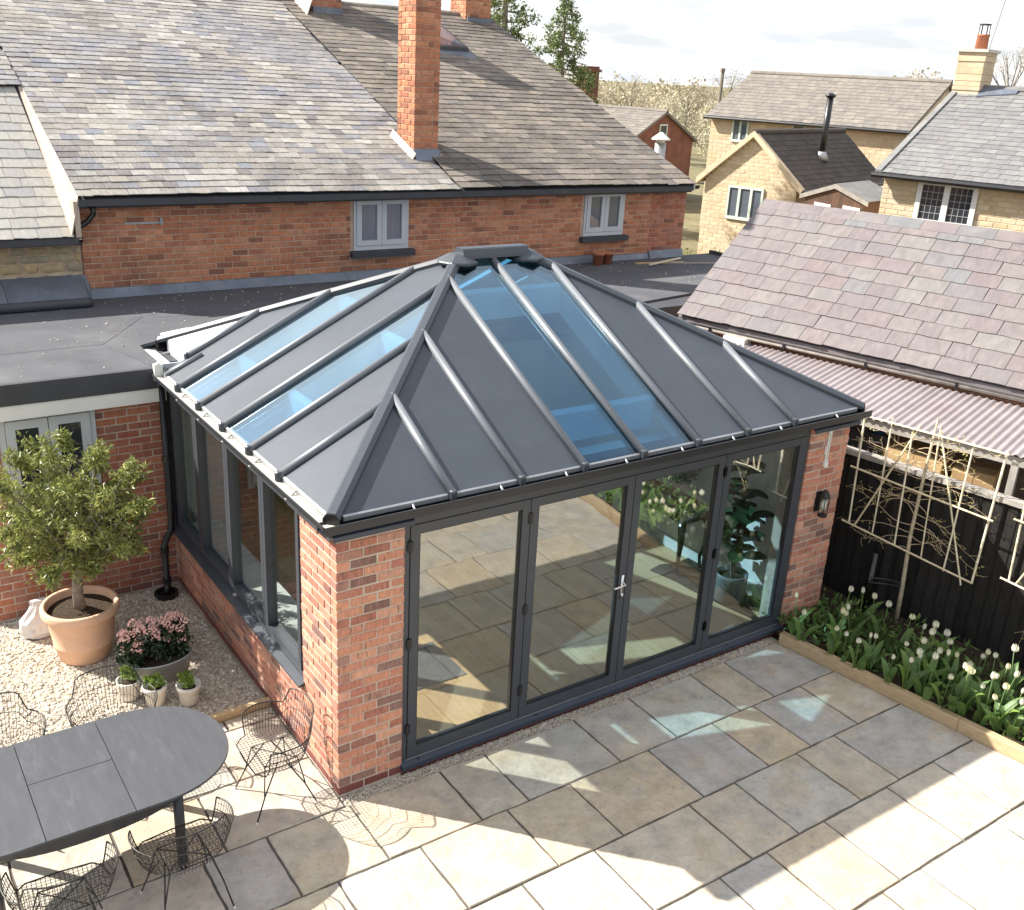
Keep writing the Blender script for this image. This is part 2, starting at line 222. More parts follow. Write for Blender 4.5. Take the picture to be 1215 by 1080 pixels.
mat('blue_plastic', (0.05, 0.16, 0.36), 0.4, var=0.1)
mat('bag_plastic', (0.62, 0.60, 0.58), 0.35, var=0.1, vscale=4, blot=[((0.55, 0.15, 0.16), 2.6, 0.60, 0.64, 0.9), ((0.10, 0.32, 0.22), 3.1, 0.62, 0.66, 0.9), ((0.25, 0.28, 0.42), 2.0, 0.60, 0.64, 0.8)])
mat('mat_grey', (0.10, 0.10, 0.11), 0.95, var=0.3, vscale=60)
mat('grey_pot', (0.16, 0.165, 0.17), 0.6, var=0.12, vscale=4)
mat('black_wood', (0.012, 0.010, 0.009), 0.25, var=0.1, coat=0.3)
mat('mortar_white', (0.551, 0.505, 0.444), 0.9, var=0.12, vscale=6, blot=[((0.459, 0.291, 0.191), 3, 0.60, 0.72, 0.6)])
mat('steel_grey', (0.38, 0.39, 0.40), 0.4, metal=0.6, var=0.15)
glass('glass_door', (0.92, 0.95, 0.94), 0.16, wave=0.10)
glass('glass_window', (0.90, 0.93, 0.92), 0.06, wave=0.06)
glass('glass_roof', (0.56, 0.75, 0.86), 0.055, refl=(0.74, 0.91, 1.0), pw=4.0, gain=3.8)
glass('glass_vase', (0.85, 0.90, 0.85), 0.08)

# ------------------------------------------------------------------ mesh helpers
class MB:
    def __init__(s): s.v = []; s.f = []; s.r = []; s.m = []
    def add(s, vs, fs, r=0.0, m=0):
        b = len(s.v); s.v += [tuple(q) for q in vs]
        for f in fs: s.f.append(tuple(b + i for i in f)); s.r.append(r); s.m.append(m)
        return s
    def box(s, x0, y0, z0, x1, y1, z1, r=0.0, m=0):
        x0, x1 = min(x0, x1), max(x0, x1); y0, y1 = min(y0, y1), max(y0, y1); z0, z1 = min(z0, z1), max(z0, z1)
        return s.add([(x0, y0, z0), (x1, y0, z0), (x1, y1, z0), (x0, y1, z0), (x0, y0, z1), (x1, y0, z1), (x1, y1, z1), (x0, y1, z1)],
                     [(3, 2, 1, 0), (4, 5, 6, 7), (0, 1, 5, 4), (1, 2, 6, 5), (2, 3, 7, 6), (3, 0, 4, 7)], r, m)
    def obox(s, o, a, b, c, r=0.0, m=0):      # corner o and three edge vectors (right handed)
        o, a, b, c = Vector(o), Vector(a), Vector(b), Vector(c)
        P = [o, o + a, o + a + b, o + b]; Q = [p + c for p in P]
        return s.add(P + Q, [(3, 2, 1, 0), (4, 5, 6, 7), (0, 1, 5, 4), (1, 2, 6, 5), (2, 3, 7, 6), (3, 0, 4, 7)], r, m)
    def prism(s, pts, d, r=0.0, m=0):         # polygon extruded by vector d
        d = Vector(d); P = [Vector(p) for p in pts]; n = len(P)
        nn = Vector((0, 0, 0))
        for i in range(1, n - 1): nn += (P[i] - P[0]).cross(P[i + 1] - P[0])
        if nn.dot(d) > 0: P = P[::-1]
        Q = [p + d for p in P]
        return s.add(P + Q, [tuple(range(n)), tuple(reversed(range(n, 2 * n)))] + [((i + 1) % n, i, n + i, n + (i + 1) % n) for i in range(n)], r, m)
    def tube(s, path, rad, n=6, r=0.0, m=0, closed=False):
        P = [Vector(p) for p in path]; k = len(P)
        if not hasattr(rad, '__len__'): rad = [rad] * k
        up = None; vs = []
        for i in range(k):
            if closed: t = P[(i + 1) % k] - P[i - 1]
            else: t = P[min(i + 1, k - 1)] - P[max(i - 1, 0)]
            if t.length < 1e-9: t = Vector((0, 0, 1))
            t.normalize()
            if up is None:
                a = Vector((0, 0, 1)) if abs(t.z) < 0.9 else Vector((1, 0, 0)); up = t.cross(a).normalized()
            else:
                up = up - t * up.dot(t)
                up = up.normalized() if up.length > 1e-6 else t.orthogonal().normalized()
            w = t.cross(up)
            for j in range(n):
                a = 2 * math.pi * j / n; vs.append(P[i] + (up * math.cos(a) + w * math.sin(a)) * rad[i])
        fs = []
        for i in range(k if closed else k - 1):
            i2 = (i + 1) % k
            for j in range(n): fs.append((i * n + j, i * n + (j + 1) % n, i2 * n + (j + 1) % n, i2 * n + j))
        if not closed: fs += [tuple(reversed(range(n))), tuple(range((k - 1) * n, k * n))]
        return s.add(vs, fs, r, m)
    def lathe(s, prof, n=24, c=(0, 0, 0), r=0.0, m=0, ax=1.0, ay=1.0):
        vs = []
        for (q, z) in prof:
            for j in range(n):
                a = 2 * math.pi * j / n; vs.append((c[0] + q * ax * math.cos(a), c[1] + q * ay * math.sin(a), c[2] + z))
        fs = []
        for i in range(len(prof) - 1):
            for j in range(n): fs.append((i * n + j, i * n + (j + 1) % n, (i + 1) * n + (j + 1) % n, (i + 1) * n + j))
        fs += [tuple(reversed(range(n))), tuple(range((len(prof) - 1) * n, len(prof) * n))]
        return s.add(vs, fs, r, m)
    def mesh(s, name, mats, smooth=False):
        me = bpy.data.meshes.new(name); me.from_pydata(s.v, [], s.f)
        for m in (mats if isinstance(mats, (list, tuple)) else [mats]): me.materials.append(MATS[m])
        if any(s.r):
            a = me.attributes.new('rnd', 'FLOAT', 'FACE'); a.data.foreach_set('value', s.r)
        if any(s.m): me.polygons.foreach_set('material_index', s.m)
        if smooth: me.polygons.foreach_set('use_smooth', [True] * len(me.polygons))
        me.update()
        return me
    def build(s, name, mats, parent=None, smooth=False):
        return put(name, s.mesh(name, mats, smooth), parent)

def put(name, me, parent=None, M=None):
    o = bpy.data.objects.new(name, me); COL.objects.link(o)
    if M is not None: o.matrix_basis = M
    if parent is not None:
        o.parent = parent
        if parent.get('_w') is not None: o.matrix_parent_inverse = Matrix.Translation(-Vector(parent['_w']))
    return o
def tag(o, label, cat, group=None):
    o['label'] = label; o['category'] = cat
    if group: o['group'] = group
    return o
def thing(name, label, cat, loc=(0, 0, 0), rotz=None, group=None):
    """Empty at the thing's base. With rotz None its parts are modelled in world coordinates."""
    o = bpy.data.objects.new(name, None); COL.objects.link(o); o.empty_display_size = 0.2
    o.location = loc
    if rotz is None: WORLD.append(o); o['_w'] = tuple(loc)
    else: o.rotation_euler = (0, 0, rotz)
    return tag(o, label, cat, group)
WORLD = []
def struct(o): o['kind'] = 'structure'; return o
def stuff(o): o['kind'] = 'stuff'; return o
def copy_tree(o, parent=None):
    c = o.copy(); COL.objects.link(c)
    if parent is not None: c.parent = parent
    for ch in [x for x in o.children]: copy_tree(ch, c)
    return c
def frame3(U, S, Nn, o):
    return Matrix(((U.x, S.x, Nn.x, o.x), (U.y, S.y, Nn.y, o.y), (U.z, S.z, Nn.z, o.z), (0, 0, 0, 1)))

# ---- bricks
def brick_mesh(name, h, dep, m, seed):
    q = random.Random(seed); c = 0.006; j = lambda: q.uniform(-0.0022, 0.0022)
    mb = MB(); x = 0.5; cx = 0.028
    A = [(-x, -h / 2), (x, -h / 2), (x, h / 2), (-x, h / 2)]
    B = [(-x + cx, -h / 2 + c), (x - cx, -h / 2 + c), (x - cx, h / 2 - c), (-x + cx, h / 2 - c)]
    fr = [(a, 0.0 + j(), b + j()) for a, b in B]; md = [(a, 0.006, b) for a, b in A]; bk = [(a, dep, b) for a, b in A]
    mb.add(fr + md + bk, [(0, 1, 2, 3)] + [(4 + i, 4 + (i + 1) % 4, (i + 1) % 4, i) for i in range(4)] + [(8 + i, 8 + (i + 1) % 4, 4 + (i + 1) % 4, 4 + i) for i in range(4)])
    return mb.mesh(name, m)
BM = {}
def brick_wall(part, o, U, n, length, z0, courses, ch, m, st=(0.0, 0.0), en=(0.0, 0.0), holes=(), limit=300, depth=0.1, L=0.225, seed=1, plinth=None, top=None):
    """bricks of one wall face: o = left end of the face at floor level, U = direction, n = outward normal; returns number made"""
    q = random.Random(seed); U = Vector(U); n = Vector(n); o = Vector(o); h = ch - 0.010
    key = (round(h, 4), m)
    if key not in BM: BM[key] = [brick_mesh('brick', h, depth, m, i) for i in range(5)]
    rest = MB(); made = 0
    for k in range(courses):
        zc = z0 + (k + 0.5) * ch
        a = st[k % 2]; end = length - en[k % 2]
        x = a; first = True
        hs = sorted([(hh[0], hh[1]) for hh in holes if hh[2] < zc < hh[3]])
        segs = []; cur = a
        for (h0, h1) in hs:
            if h0 > cur: segs.append((cur, min(h0, end)))
            cur = max(cur, h1)
        if cur < end: segs.append((cur, end))
        for (s0, s1) in segs:
            x = s0; grid0 = a - (0.0 if (k % 2 == 0 or a > 0.05) else L / 2)
            while x < s1 - 0.03:
                nx = grid0 + (math.floor((x - grid0) / L + 0.02) + 1) * L
                e = min(nx, s1)
                if s1 - e < 0.05: e = s1
                w = e - x - (0.010 if e < length - 0.001 else 0.0)
                if w > 0.025:
                    c = o + U * (x + w / 2) + Vector((0, 0, zc)) + n * q.uniform(-0.002, 0.003)
                    mesh = BM[key][q.randrange(5)]
                    mm = frame3(U * w, -n, Vector((0, 0, 1)), c)
                    if made < limit:
                        ob = put('brick', mesh, part, mm); made += 1
                        if plinth and k == 0: ob.data = plinth
                    else:
                        me = mesh; rest.add([mm @ v.co for v in me.vertices], [tuple(p.vertices) for p in me.polygons], q.random())
                x = e
    if rest.v: stuff(rest.build('stonework' if m == 'stone_honey' else 'brickwork', m, part))
    return made

# ---- slates
def slate_mesh(name, g, m, th, seed, rag=0.006):
    q = random.Random(seed); mb = MB(); l = g * 1.30; j = lambda: q.uniform(-rag, rag)
    lift = th * 1.25; k = 4
    bot = [(-0.492 + 0.984 * i / k, j(), lift) for i in range(k + 1)]
    top = [(0.492, l, 0.0015), (-0.492, l, 0.0015)]
    low = [(x, y, z - th) for x, y, z in bot]
    nb = k + 1
    mb.add(bot + top + low, [tuple(range(nb)) + (nb, nb + 1)] + [(nb + 2 + i, nb + 3 + i, i + 1, i) for i in range(k)] + [(k, nb + 2 + k, nb), (nb + 1, nb + 2, 0)])
    return mb.mesh(name, m)
SM = {}
def slates(part, o, U, S, length, rows, g, wmin, wmax, m, limit=0, th=0.009, seed=1, keep=None, name='slate', rag=0.006, sag=0.0):
    q = random.Random(seed); U = Vector(U).normalized(); S = Vector(S).normalized(); Nn = U.cross(S); o = Vector(o)
    key = (m, round(g, 4), th)
    if key not in SM: SM[key] = [slate_mesh(name, g, m, th, i, rag) for i in range(6)]
    rest = MB(); made = 0
    for k in range(rows):
        x = 0.0 if k % 2 == 0 else -(wmin + wmax) / 4
        while x < length:
            w = q.uniform(wmin, wmax); x0, x1 = max(x, 0), min(x + w, length); x += w
            if x1 - x0 < 0.04: continue
            if keep and not keep(k, (x0 + x1) / 2, x1 - x0): continue
            c = o + U * ((x0 + x1) / 2) + S * (k * g + q.uniform(-0.006, 0.004) - (0.02 if q.random() < .02 else 0)) + Nn * (q.uniform(0, 0.004) + sag * (1 + .6 * math.sin(.9 * x0 + .5) + .4 * math.sin(k * g * 1.6 + x0 * .4)))
            a = q.uniform(-0.012, 0.012); U2 = U * math.cos(a) + S * math.sin(a); S2 = Nn.cross(U2)
            mm = frame3(U2 * (x1 - x0), S2, Nn, c); me = SM[key][q.randrange(6)]
            if made < limit: put(name, me, part, mm); made += 1
            else: rest.add([mm @ v.co for v in me.vertices], [tuple(p.vertices) for p in me.polygons], q.random())
    if rest.v: stuff(rest.build('slate_field', m, part))

# ---- leaves: many small rhombs in one mesh
def leaf_mesh(name, pts, size, m, seed=1, aspect=0.45, dirs=None, droop=0.3, rndjit=1.0, parent=None):
    q = np.random.RandomState(seed); P = np.asarray(pts, float); n = len(P)
    d = q.normal(size=(n, 3)) if dirs is None else np.asarray(dirs, float) + q.normal(size=(n, 3)) * 0.5
    d[:, 2] -= droop * 0; d /= np.linalg.norm(d, axis=1)[:, None] + 1e-9
    a = q.normal(size=(n, 3)); w = np.cross(d, a); w /= np.linalg.norm(w, axis=1)[:, None] + 1e-9
    nn = np.cross(d, w)
    s = size * q.uniform(0.6, 1.3, n)[:, None]
    v = np.stack([P, P + d * s * 0.5 + w * s * aspect * 0.5 + nn * s * 0.06, P + d * s - nn * s * 0.08, P + d * s * 0.5 - w * s * aspect * 0.5 + nn * s * 0.06], 1).reshape(-1, 3)
    me = bpy.data.meshes.new(name); me.from_pydata(v.tolist(), [], (np.arange(n * 4).reshape(-1, 4)).tolist())
    at = me.attributes.new('rnd', 'FLOAT', 'FACE'); at.data.foreach_set('value', q.uniform(0, 1, n))
    me.materials.append(MATS[m]); me.update()
    return me
def clumps(cs, per, rad, seed):
    q = np.random.RandomState(seed); o = []
    for c in cs:
        r = rad * q.uniform(0.6, 1.3); k = int(per * q.uniform(0.6, 1.4))
        p = q.normal(size=(k, 3)); p /= np.linalg.norm(p, axis=1)[:, None]; p *= (q.uniform(0, 1, k) ** 0.45)[:, None] * r
        o.append(p + np.asarray(c))
    return np.concatenate(o)

# ---- pebbles
ICO_V = []; ICO_F = []
_b = bmesh.new(); bmesh.ops.create_icosphere(_b, subdivisions=1, radius=1.0)
_b.verts.ensure_lookup_table(); ICO_V = np.array([v.co[:] for v in _b.verts]); ICO_F = np.array([[v.index for v in f.verts] for f in _b.faces]); _b.free()
def pebbles(name, xy, z, smin, smax, m, seed, parent=None):
    q = np.random.RandomState(seed); n = len(xy); k = len(ICO_V)
    s = q.uniform(smin, smax, n)[:, None] * np.stack([q.uniform(0.8, 1.4, n), q.uniform(0.7, 1.1, n), q.uniform(0.45, 0.8, n)], 1)
    a = q.uniform(0, 6.28, n); ca, sa = np.cos(a), np.sin(a)
    V = ICO_V[None] * (1 + q.uniform(-0.22, 0.22, (n, k)))[..., None] * s[:, None, :]
    X = V[..., 0] * ca[:, None] - V[..., 1] * sa[:, None]; Y = V[..., 0] * sa[:, None] + V[..., 1] * ca[:, None]
    V = np.stack([X + xy[:, 0:1], Y + xy[:, 1:2], V[..., 2] + (z + s[:, 2] * q.uniform(0.1, 0.9, n))[:, None]], -1).reshape(-1, 3)
    F = (ICO_F[None] + (np.arange(n) * k)[:, None, None]).reshape(-1, 3)
    me = bpy.data.meshes.new(name); me.from_pydata(V.tolist(), [], F.tolist())
    at = me.attributes.new('rnd', 'FLOAT', 'FACE'); at.data.foreach_set('value', np.repeat(q.uniform(0, 1, n), len(ICO_F)))
    me.materials.append(MATS[m]); me.update()
    return put(name, me, parent)

# ================================================================== SETTING
g = MB(); g.add([(-600, -600, -0.09), (900, -600, -0.09), (900, 900, -0.09), (-600, 900, -0.09)], [(0, 1, 2, 3)])
struct(g.build('ground', 'lawn'))

UF = Vector((0.166, -0.986, 0)).normalized()      # direction of the fence and flower bed
VF = Vector((-UF.y, UF.x, 0))                     # away from the patio (right)
U2 = Vector((0.25, -0.968, 0)).normalized()       # direction of outbuilding and lean-to
V2 = Vector((-U2.y, U2.x, 0))

# patio: joint bed + slabs
def bed_x(y): return 4.93 + (-0.17 - y) * 0.145    # inner edge of the timber edging
pt = MB()
pt.prism([(-6, -9.2, -0.012), (bed_x(-9.2), -9.2, -0.012), (bed_x(-0.13), -0.13, -0.012), (0, -0.13, -0.012), (0, 1.40, -0.012), (-6, 1.40, -0.012)], (0, 0, -0.05))
patio = struct(pt.build('patio', 'joint'))
def slab(x0, x1, y0, y1, xr0=None, xr1=None):
    """x1 may differ at y0 and y1 (xr0, xr1) where the slab is cut along the bed"""
    q = rnd; g2 = 0.008; xr0 = x1 if xr0 is None else xr0; xr1 = x1 if xr1 is None else xr1
    cx, cy_ = (x0 + (xr0 + xr1) / 2) / 2, (y0 + y1) / 2
    C4 = [(x0 + g2, y0 + g2), (xr0 - g2, y0 + g2), (xr1 - g2, y1 - g2), (x0 + g2, y1 - g2)]
    ring = []
    for i in range(4):
        a, b = C4[i], C4[(i + 1) % 4]; k = 7
        dx, dy = b[0] - a[0], b[1] - a[1]; ln = math.hypot(dx, dy); nx, ny = dy / ln, -dx / ln
        for j in range(k):
            t = j / k; e = q.uniform(-0.006, 0.003) if j else -0.003
            ring.append((a[0] + dx * t + nx * e - cx, a[1] + dy * t + ny * e - cy_))
    n = len(ring); mb = MB(); zt = q.uniform(-0.002, 0.004)
    inner = [(x * (1 - 0.012), y * (1 - 0.012), zt + q.uniform(-0.0012, 0.0012)) for x, y in ring]
    outer = [(x, y, zt - 0.006) for x, y in ring]; low = [(x, y, -0.03) for x, y in ring]
    mb.add(inner + outer + low, [tuple(range(n))] + [(n + i, n + (i + 1) % n, (i + 1) % n, i) for i in range(n)] + [(2 * n + i, 2 * n + (i + 1) % n, n + (i + 1) % n, n + i) for i in range(n)])
    put('paving_slab', mb.mesh('paving_slab', 'sandstone'), patio, Matrix.Translation((cx, cy_, 0)))
ROWS = [(0.57, 1.24, [-1.30, -0.62, -0.001]), (-0.13, 0.57, [-2.30, -1.62, -0.95, -0.001]),
        (-0.81, -0.13, [-2.05, -1.14, -0.655, 0.03, 0.84, 1.28, 2.24, 2.90, 3.69, 4.15]),
        (-1.51, -0.81, [-1.75, -0.95, -0.39, 0.28, 1.06, 1.68, 2.54, 3.31, 3.85, 4.50]),
        (-2.21, -1.51, [-1.6, -0.75, -0.1, 0.72, 1.38, 2.36, 2.88, 3.64, 4.15]),
        (-2.94, -2.21, [-1.9, -1.1, -0.45, 0.45, 1.2, 2.00, 2.50, 3.16, 3.96, 4.61]),
        (-3.64, -2.94, [-1.4, -0.8, 0.2, 0.9, 1.75, 2.93, 3.38, 4.39])]
y = -3.64
while y > -9.0:
    xs = []; x = rnd.uniform(-1.8, -1.2)
    while x < 4.6: xs.append(x); x += rnd.choice((0.45, 0.66, 0.78, 0.95))
    ROWS.append((y - 0.70, y, xs)); y -= 0.70
for (y0, y1, xs) in ROWS:
    x = xs[0]; left = []
    while x > -4.6: x -= rnd.choice((0.5, 0.66, 0.8, 0.95)); left.append(x)
    full = left[::-1] + xs
    for a, b in zip(full[:-1], full[1:]): slab(a, b, y0, y1)
    if y1 <= -0.1 and full[-1] > 0: slab(full[-1], bed_x(y1), y0, y1, bed_x(y0), bed_x(y1))
xs = [-4.6, -3.9, -3.1, -2.4, -1.65, -0.9, -0.45, -0.001]
for a, b in zip(xs[:-1], xs[1:]): slab(a, b, 1.24, 1.40)

# gravel: the bed on the left and the narrow strip below the doors
gb = MB(); gb.box(-6, 1.455, -0.06, -0.001, 4.085, -0.022); struct(gb.build('gravel_bed', 'gravel_base'))
q = np.random.RandomState(3)
xy = np.stack([q.uniform(-2.3, -0.02, 15000), q.uniform(1.47, 4.07, 15000)], 1)
stuff(tag(pebbles('gravel', xy, -0.028, 0.008, 0.021, 'gravel', 4), 'cream gravel covering the ground around the terracotta pot', 'gravel'))
gs = MB(); gs.box(0.0, -0.128, -0.06, 5.0, 0.0, -0.024); struct(gs.build('gravel_strip', 'gravel_base'))
xy = np.stack([q.uniform(-0.06, 4.92, 6500), q.uniform(-0.135, -0.005, 6500)], 1)
xy2 = np.stack([q.normal(0.1, 0.16, 900), -0.10 - np.abs(q.normal(0, 0.06, 900))], 1)
stuff(tag(pebbles('fine_gravel', np.concatenate([xy, xy2[xy2[:, 1] > -0.24]]), -0.022, 0.005, 0.010, 'gravel', 5), 'narrow strip of fine gravel along the glazed doors', 'gravel'))

# flower bed soil
sb = MB(); k = 26; grid = []
for i in range(k):
    t = -1.2 + i * 8.4 / (k - 1)
    for j in range(9):
        base = Vector((bed_x(0.5 - t * 0.986) + 0.10, 0.5 - t * 0.986, 0))
        wdt = (6.28 + t * 0.168) - base.x
        grid.append((base.x + wdt * j / 8, base.y, 0.065 + 0.02 * math.sin(i * 2.1 + j * 1.7) + rnd.uniform(-0.012, 0.012)))
sb.add(grid, [(i * 9 + j, i * 9 + j + 1, (i + 1) * 9 + j + 1, (i + 1) * 9 + j) for i in range(k - 1) for j in range(8)])
for f in range(len(sb.f)): sb.f[f] = sb.f[f][::-1]
struct(sb.build('flower_bed', 'soil'))

def timber(name, a, b, w, h, label):
    a, b = Vector(a), Vector(b); d = (b - a).normalized(); n = Vector((-d.y, d.x, 0))
    mb = MB(); c = 0.006
    prof = [(0, -0.06), (w, -0.06), (w, h - c), (w - c, h), (c, h), (0, h - c)]
    mb.prism([a + n * p + Vector((0, 0, z)) for p, z in prof], b - a)
    return tag(mb.build(name, 'timber_edge'), label, 'timber edging')
timber('timber_edging', (bed_x(-0.16), -0.16, 0), (bed_x(-2.05), -2.05, 0), 0.085, 0.12, 'pale sawn timber edging between the patio and tulips, by the doors')
timber('timber_edging', (bed_x(-2.055), -2.055, 0), (bed_x(-9.2), -9.2, 0), 0.085, 0.12, 'pale timber edging of the tulip bed at the right frame edge')
timber('timber_edging', (-0.004, 1.405, 0), (-2.6, 1.405, 0), -0.045, 0.07, 'low timber board between gravel and patio beside the dining table')

# ================================================================== GARDEN ROOM
W, D = 5.715, 4.90; CH = 0.0793; HB = 29 * CH
room = thing('garden_room', 'glazed garden room with anthracite hipped roof and brick corner piers', 'garden room', (2.86, 2.45, 0))
pb = brick_mesh('brick', CH - 0.01, 0.1, 'plinth_brick', 3)
cr_ = MB(); cr_.box(0.005, 0.005, -0.05, 0.555, 0.30, HB); cr_.box(0.005, 0.30, -0.05, 0.30, 0.655, HB); pier = cr_.build('corner_pier', 'mortar', room)
brick_wall(pier, (0, 0, 0), (1, 0, 0), (0, -1, 0), 0.5625, 0, 29, CH, 'brick_new', st=(0, 0.1125), plinth=pb, seed=2)
brick_wall(pier, (0, 0.66, 0), (0, -1, 0), (-1, 0, 0), 0.66, 0, 29, CH, 'brick_new', en=(0.1025, 0), plinth=pb, seed=3)
cr_ = MB(); cr_.box(0.005, 0.656, -0.05, 0.28, 4.085, 0.655); dwarf = cr_.build('dwarf_wall', 'mortar', room)
brick_wall(dwarf, (0, 4.085, 0), (0, -1, 0), (-1, 0, 0), 3.423, 0, 8, CH, 'brick_new', plinth=pb, seed=4)
cr_ = MB(); cr_.box(5.125, 0.005, -0.05, 5.710, 0.30, HB); cr_.box(5.46, 0.30, -0.05, 5.707, 4.9, HB); pier2 = cr_.build('end_pier', 'mortar', room)
brick_wall(pier2, (5.12, 0, 0), (1, 0, 0), (0, -1, 0), 0.595, 0, 29, CH, 'brick_new', en=(0, 0.1025), plinth=pb, seed=5)
brick_wall(pier2, (5.715, 0, 0), (0, 1, 0), (1, 0, 0), 1.6, 0, 29, CH, 'brick_new', st=(0.1125, 0), limit=60, seed=6)

# interior shell
fb = MB(); fb.box(0.28, 0.10, -0.05, 5.46, 7.2, 0.028); floor = fb.build('floor', 'joint', room)
x = 0.29; bmsh = {}
while x < 5.44:
    w = min(0.19, 5.45 - x)
    for (ya, yb) in ((0.11, 2.2 + rnd.uniform(-1, 1)), (None, 7.2)):
        if ya is None: ya = yy + 0.003
        yy = yb; mb = MB(); mb.box(-w / 2 + 0.0015, ya, 0.0, w / 2 - 0.0015, yb, 0.022)
        put('floorboard', mb.mesh('floorboard', 'oak_board'), floor, Matrix.Translation((x + w / 2, 0, 0.029)))
    x += w
pl = MB(); pl.box(5.40, 0.10, 0.05, 5.459, 4.8, 2.44); pl.box(0.281, 0.30, 0.05, 0.31, 4.8, 0.67); pl.box(0.301, 0.281, 0.05, 0.5, 0.32, 2.3)
pl.box(0.0, 4.80, 0.05, 0.9, 4.9, 2.44); pl.box(4.6, 4.80, 0.05, 5.46, 4.9, 2.44); pl.box(0.9, 4.80, 2.15, 4.6, 4.9, 2.44)
pl.box(0.0, 4.10, 0.05, 0.12, 4.80, 2.44); pl.box(0.121, 7.2, 0.05, 5.46, 7.25, 2.3); pl.box(0.0, 4.9, 0.05, 0.12, 7.25, 2.3); pl.box(5.40, 4.9, 0.05, 5.46, 7.25, 2.3)
pl.build('plaster_lining', 'plaster', room)
sk = MB(); sk.box(5.382, 0.32, 0.052, 5.399, 4.79, 0.20); sk.build('skirting_board', 'white_paint', room)
ib = MB(); ib.box(0.13, 0.655, 0.672, 0.46, 4.03, 0.70); ib.build('window_board', 'white_paint', room)

# bifold doors
Z0, Z1 = 0.05, HB - 0.002
df = MB()
df.box(0.563, 0.02, Z0, 0.612, 0.09, Z1); df.box(5.072, 0.02, Z0, 5.119, 0.09, Z1); df.box(0.613, 0.021, Z1 - 0.075, 5.071, 0.091, Z1 + 0.07)
dfo = df.build('door_frame', 'anthracite', room)
sl = MB(); sl.prism([(0.552, -0.035, 0.035), (0.552, 0.10, 0.045), (0.552, 0.10, 0.10), (0.552, 0.018, 0.10), (0.552, -0.035, 0.075)], (4.578, 0, 0)); sill = sl.build('threshold', 'sill_navy', room)
tr = MB(); tr.box(0.60, 0.004, 0.1005, 5.08, 0.016, 0.107); tr.build('track', 'steel_grey', sill)
sb_ = MB(); sb_.box(0.5626, 0.012, -0.05, 5.119, 0.098, 0.034); sb_.build('sill_course', 'plinth_brick', room)
edges = [0.614, 1.7275, 2.842, 3.956, 5.070]
zb, zt = 0.112, Z1 - 0.078
for i in range(4):
    a, b = edges[i] + 0.004, edges[i + 1] - 0.004; lw, rw, tp, bt = 0.078, 0.078, 0.075, 0.10
    m_ = MB(); y0, y1 = 0.012, 0.078
    m_.box(a, y0, zb, a + lw, y1, zt); m_.box(b - rw, y0, zb, b, y1, zt)
    m_.box(a + lw + 0.0005, y0 + 0.001, zt - tp, b - rw - 0.0005, y1 - 0.001, zt); m_.box(a + lw + 0.0005, y0 + 0.001, zb, b - rw - 0.0005, y1 - 0.001, zb + bt)
    leaf = m_.build('folding_door', 'anthracite', room)
    bd = MB(); c = 0.012                         # glazing bead
    bd.box(a + lw, y0 + 0.012, zb + bt, a + lw + c, y0 + 0.03, zt - tp); bd.box(b - rw - c, y0 + 0.012, zb + bt, b - rw, y0 + 0.03, zt - tp)
    bd.box(a + lw + c, y0 + 0.012, zb + bt, b - rw - c, y0 + 0.03, zb + bt + c); bd.box(a + lw + c, y0 + 0.012, zt - tp - c, b - rw - c, y0 + 0.03, zt - tp)
    bd.build('glazing_bead', 'black_plastic', leaf)
    p_ = MB(); p_.box(a + lw - 0.01, 0.040, zb + bt - 0.01, b - rw + 0.01, 0.046, zt - tp + 0.01); p_.build('pane', 'glass_door', leaf)
    hx = a - 0.004 if i in (0, 1, 3) else b + 0.004
    for hz_ in (0.35, 1.15, 2.0):
        h_ = MB(); h_.lathe([(0.011, 0), (0.011, 0.10)], 10, (hx, 0.006, hz_)); h_.box(hx - 0.022, 0.004, hz_ + 0.01, hx + 0.022, 0.0115, hz_ + 0.09); h_.build('hinge', 'black_plastic', leaf)
    if i == 1:
        h_ = MB(); hx = b - 0.035
        h_.box(hx - 0.018, 0.002, 1.02, hx + 0.018, 0.0115, 1.26)
        h_.tube([(hx, 0.004, 1.19), (hx, -0.045, 1.19), (hx - 0.02, -0.055, 1.19), (hx - 0.12, -0.055, 1.185), (hx - 0.14, -0.05, 1.178)], 0.0095, 8)
        h_.lathe([(0.012, -0.02), (0.012, 0.02)], 10, (hx, -0.002, 1.06)); h_.build('handle', 'chrome', leaf, True)
for X in (0.70, 1.9, 3.1, 4.3):
    c_ = MB(); c_.box(X, -0.012, 0.079, X + 0.025, 0.004, 0.092); c_.build('drain_cap', 'black_plastic', sill)

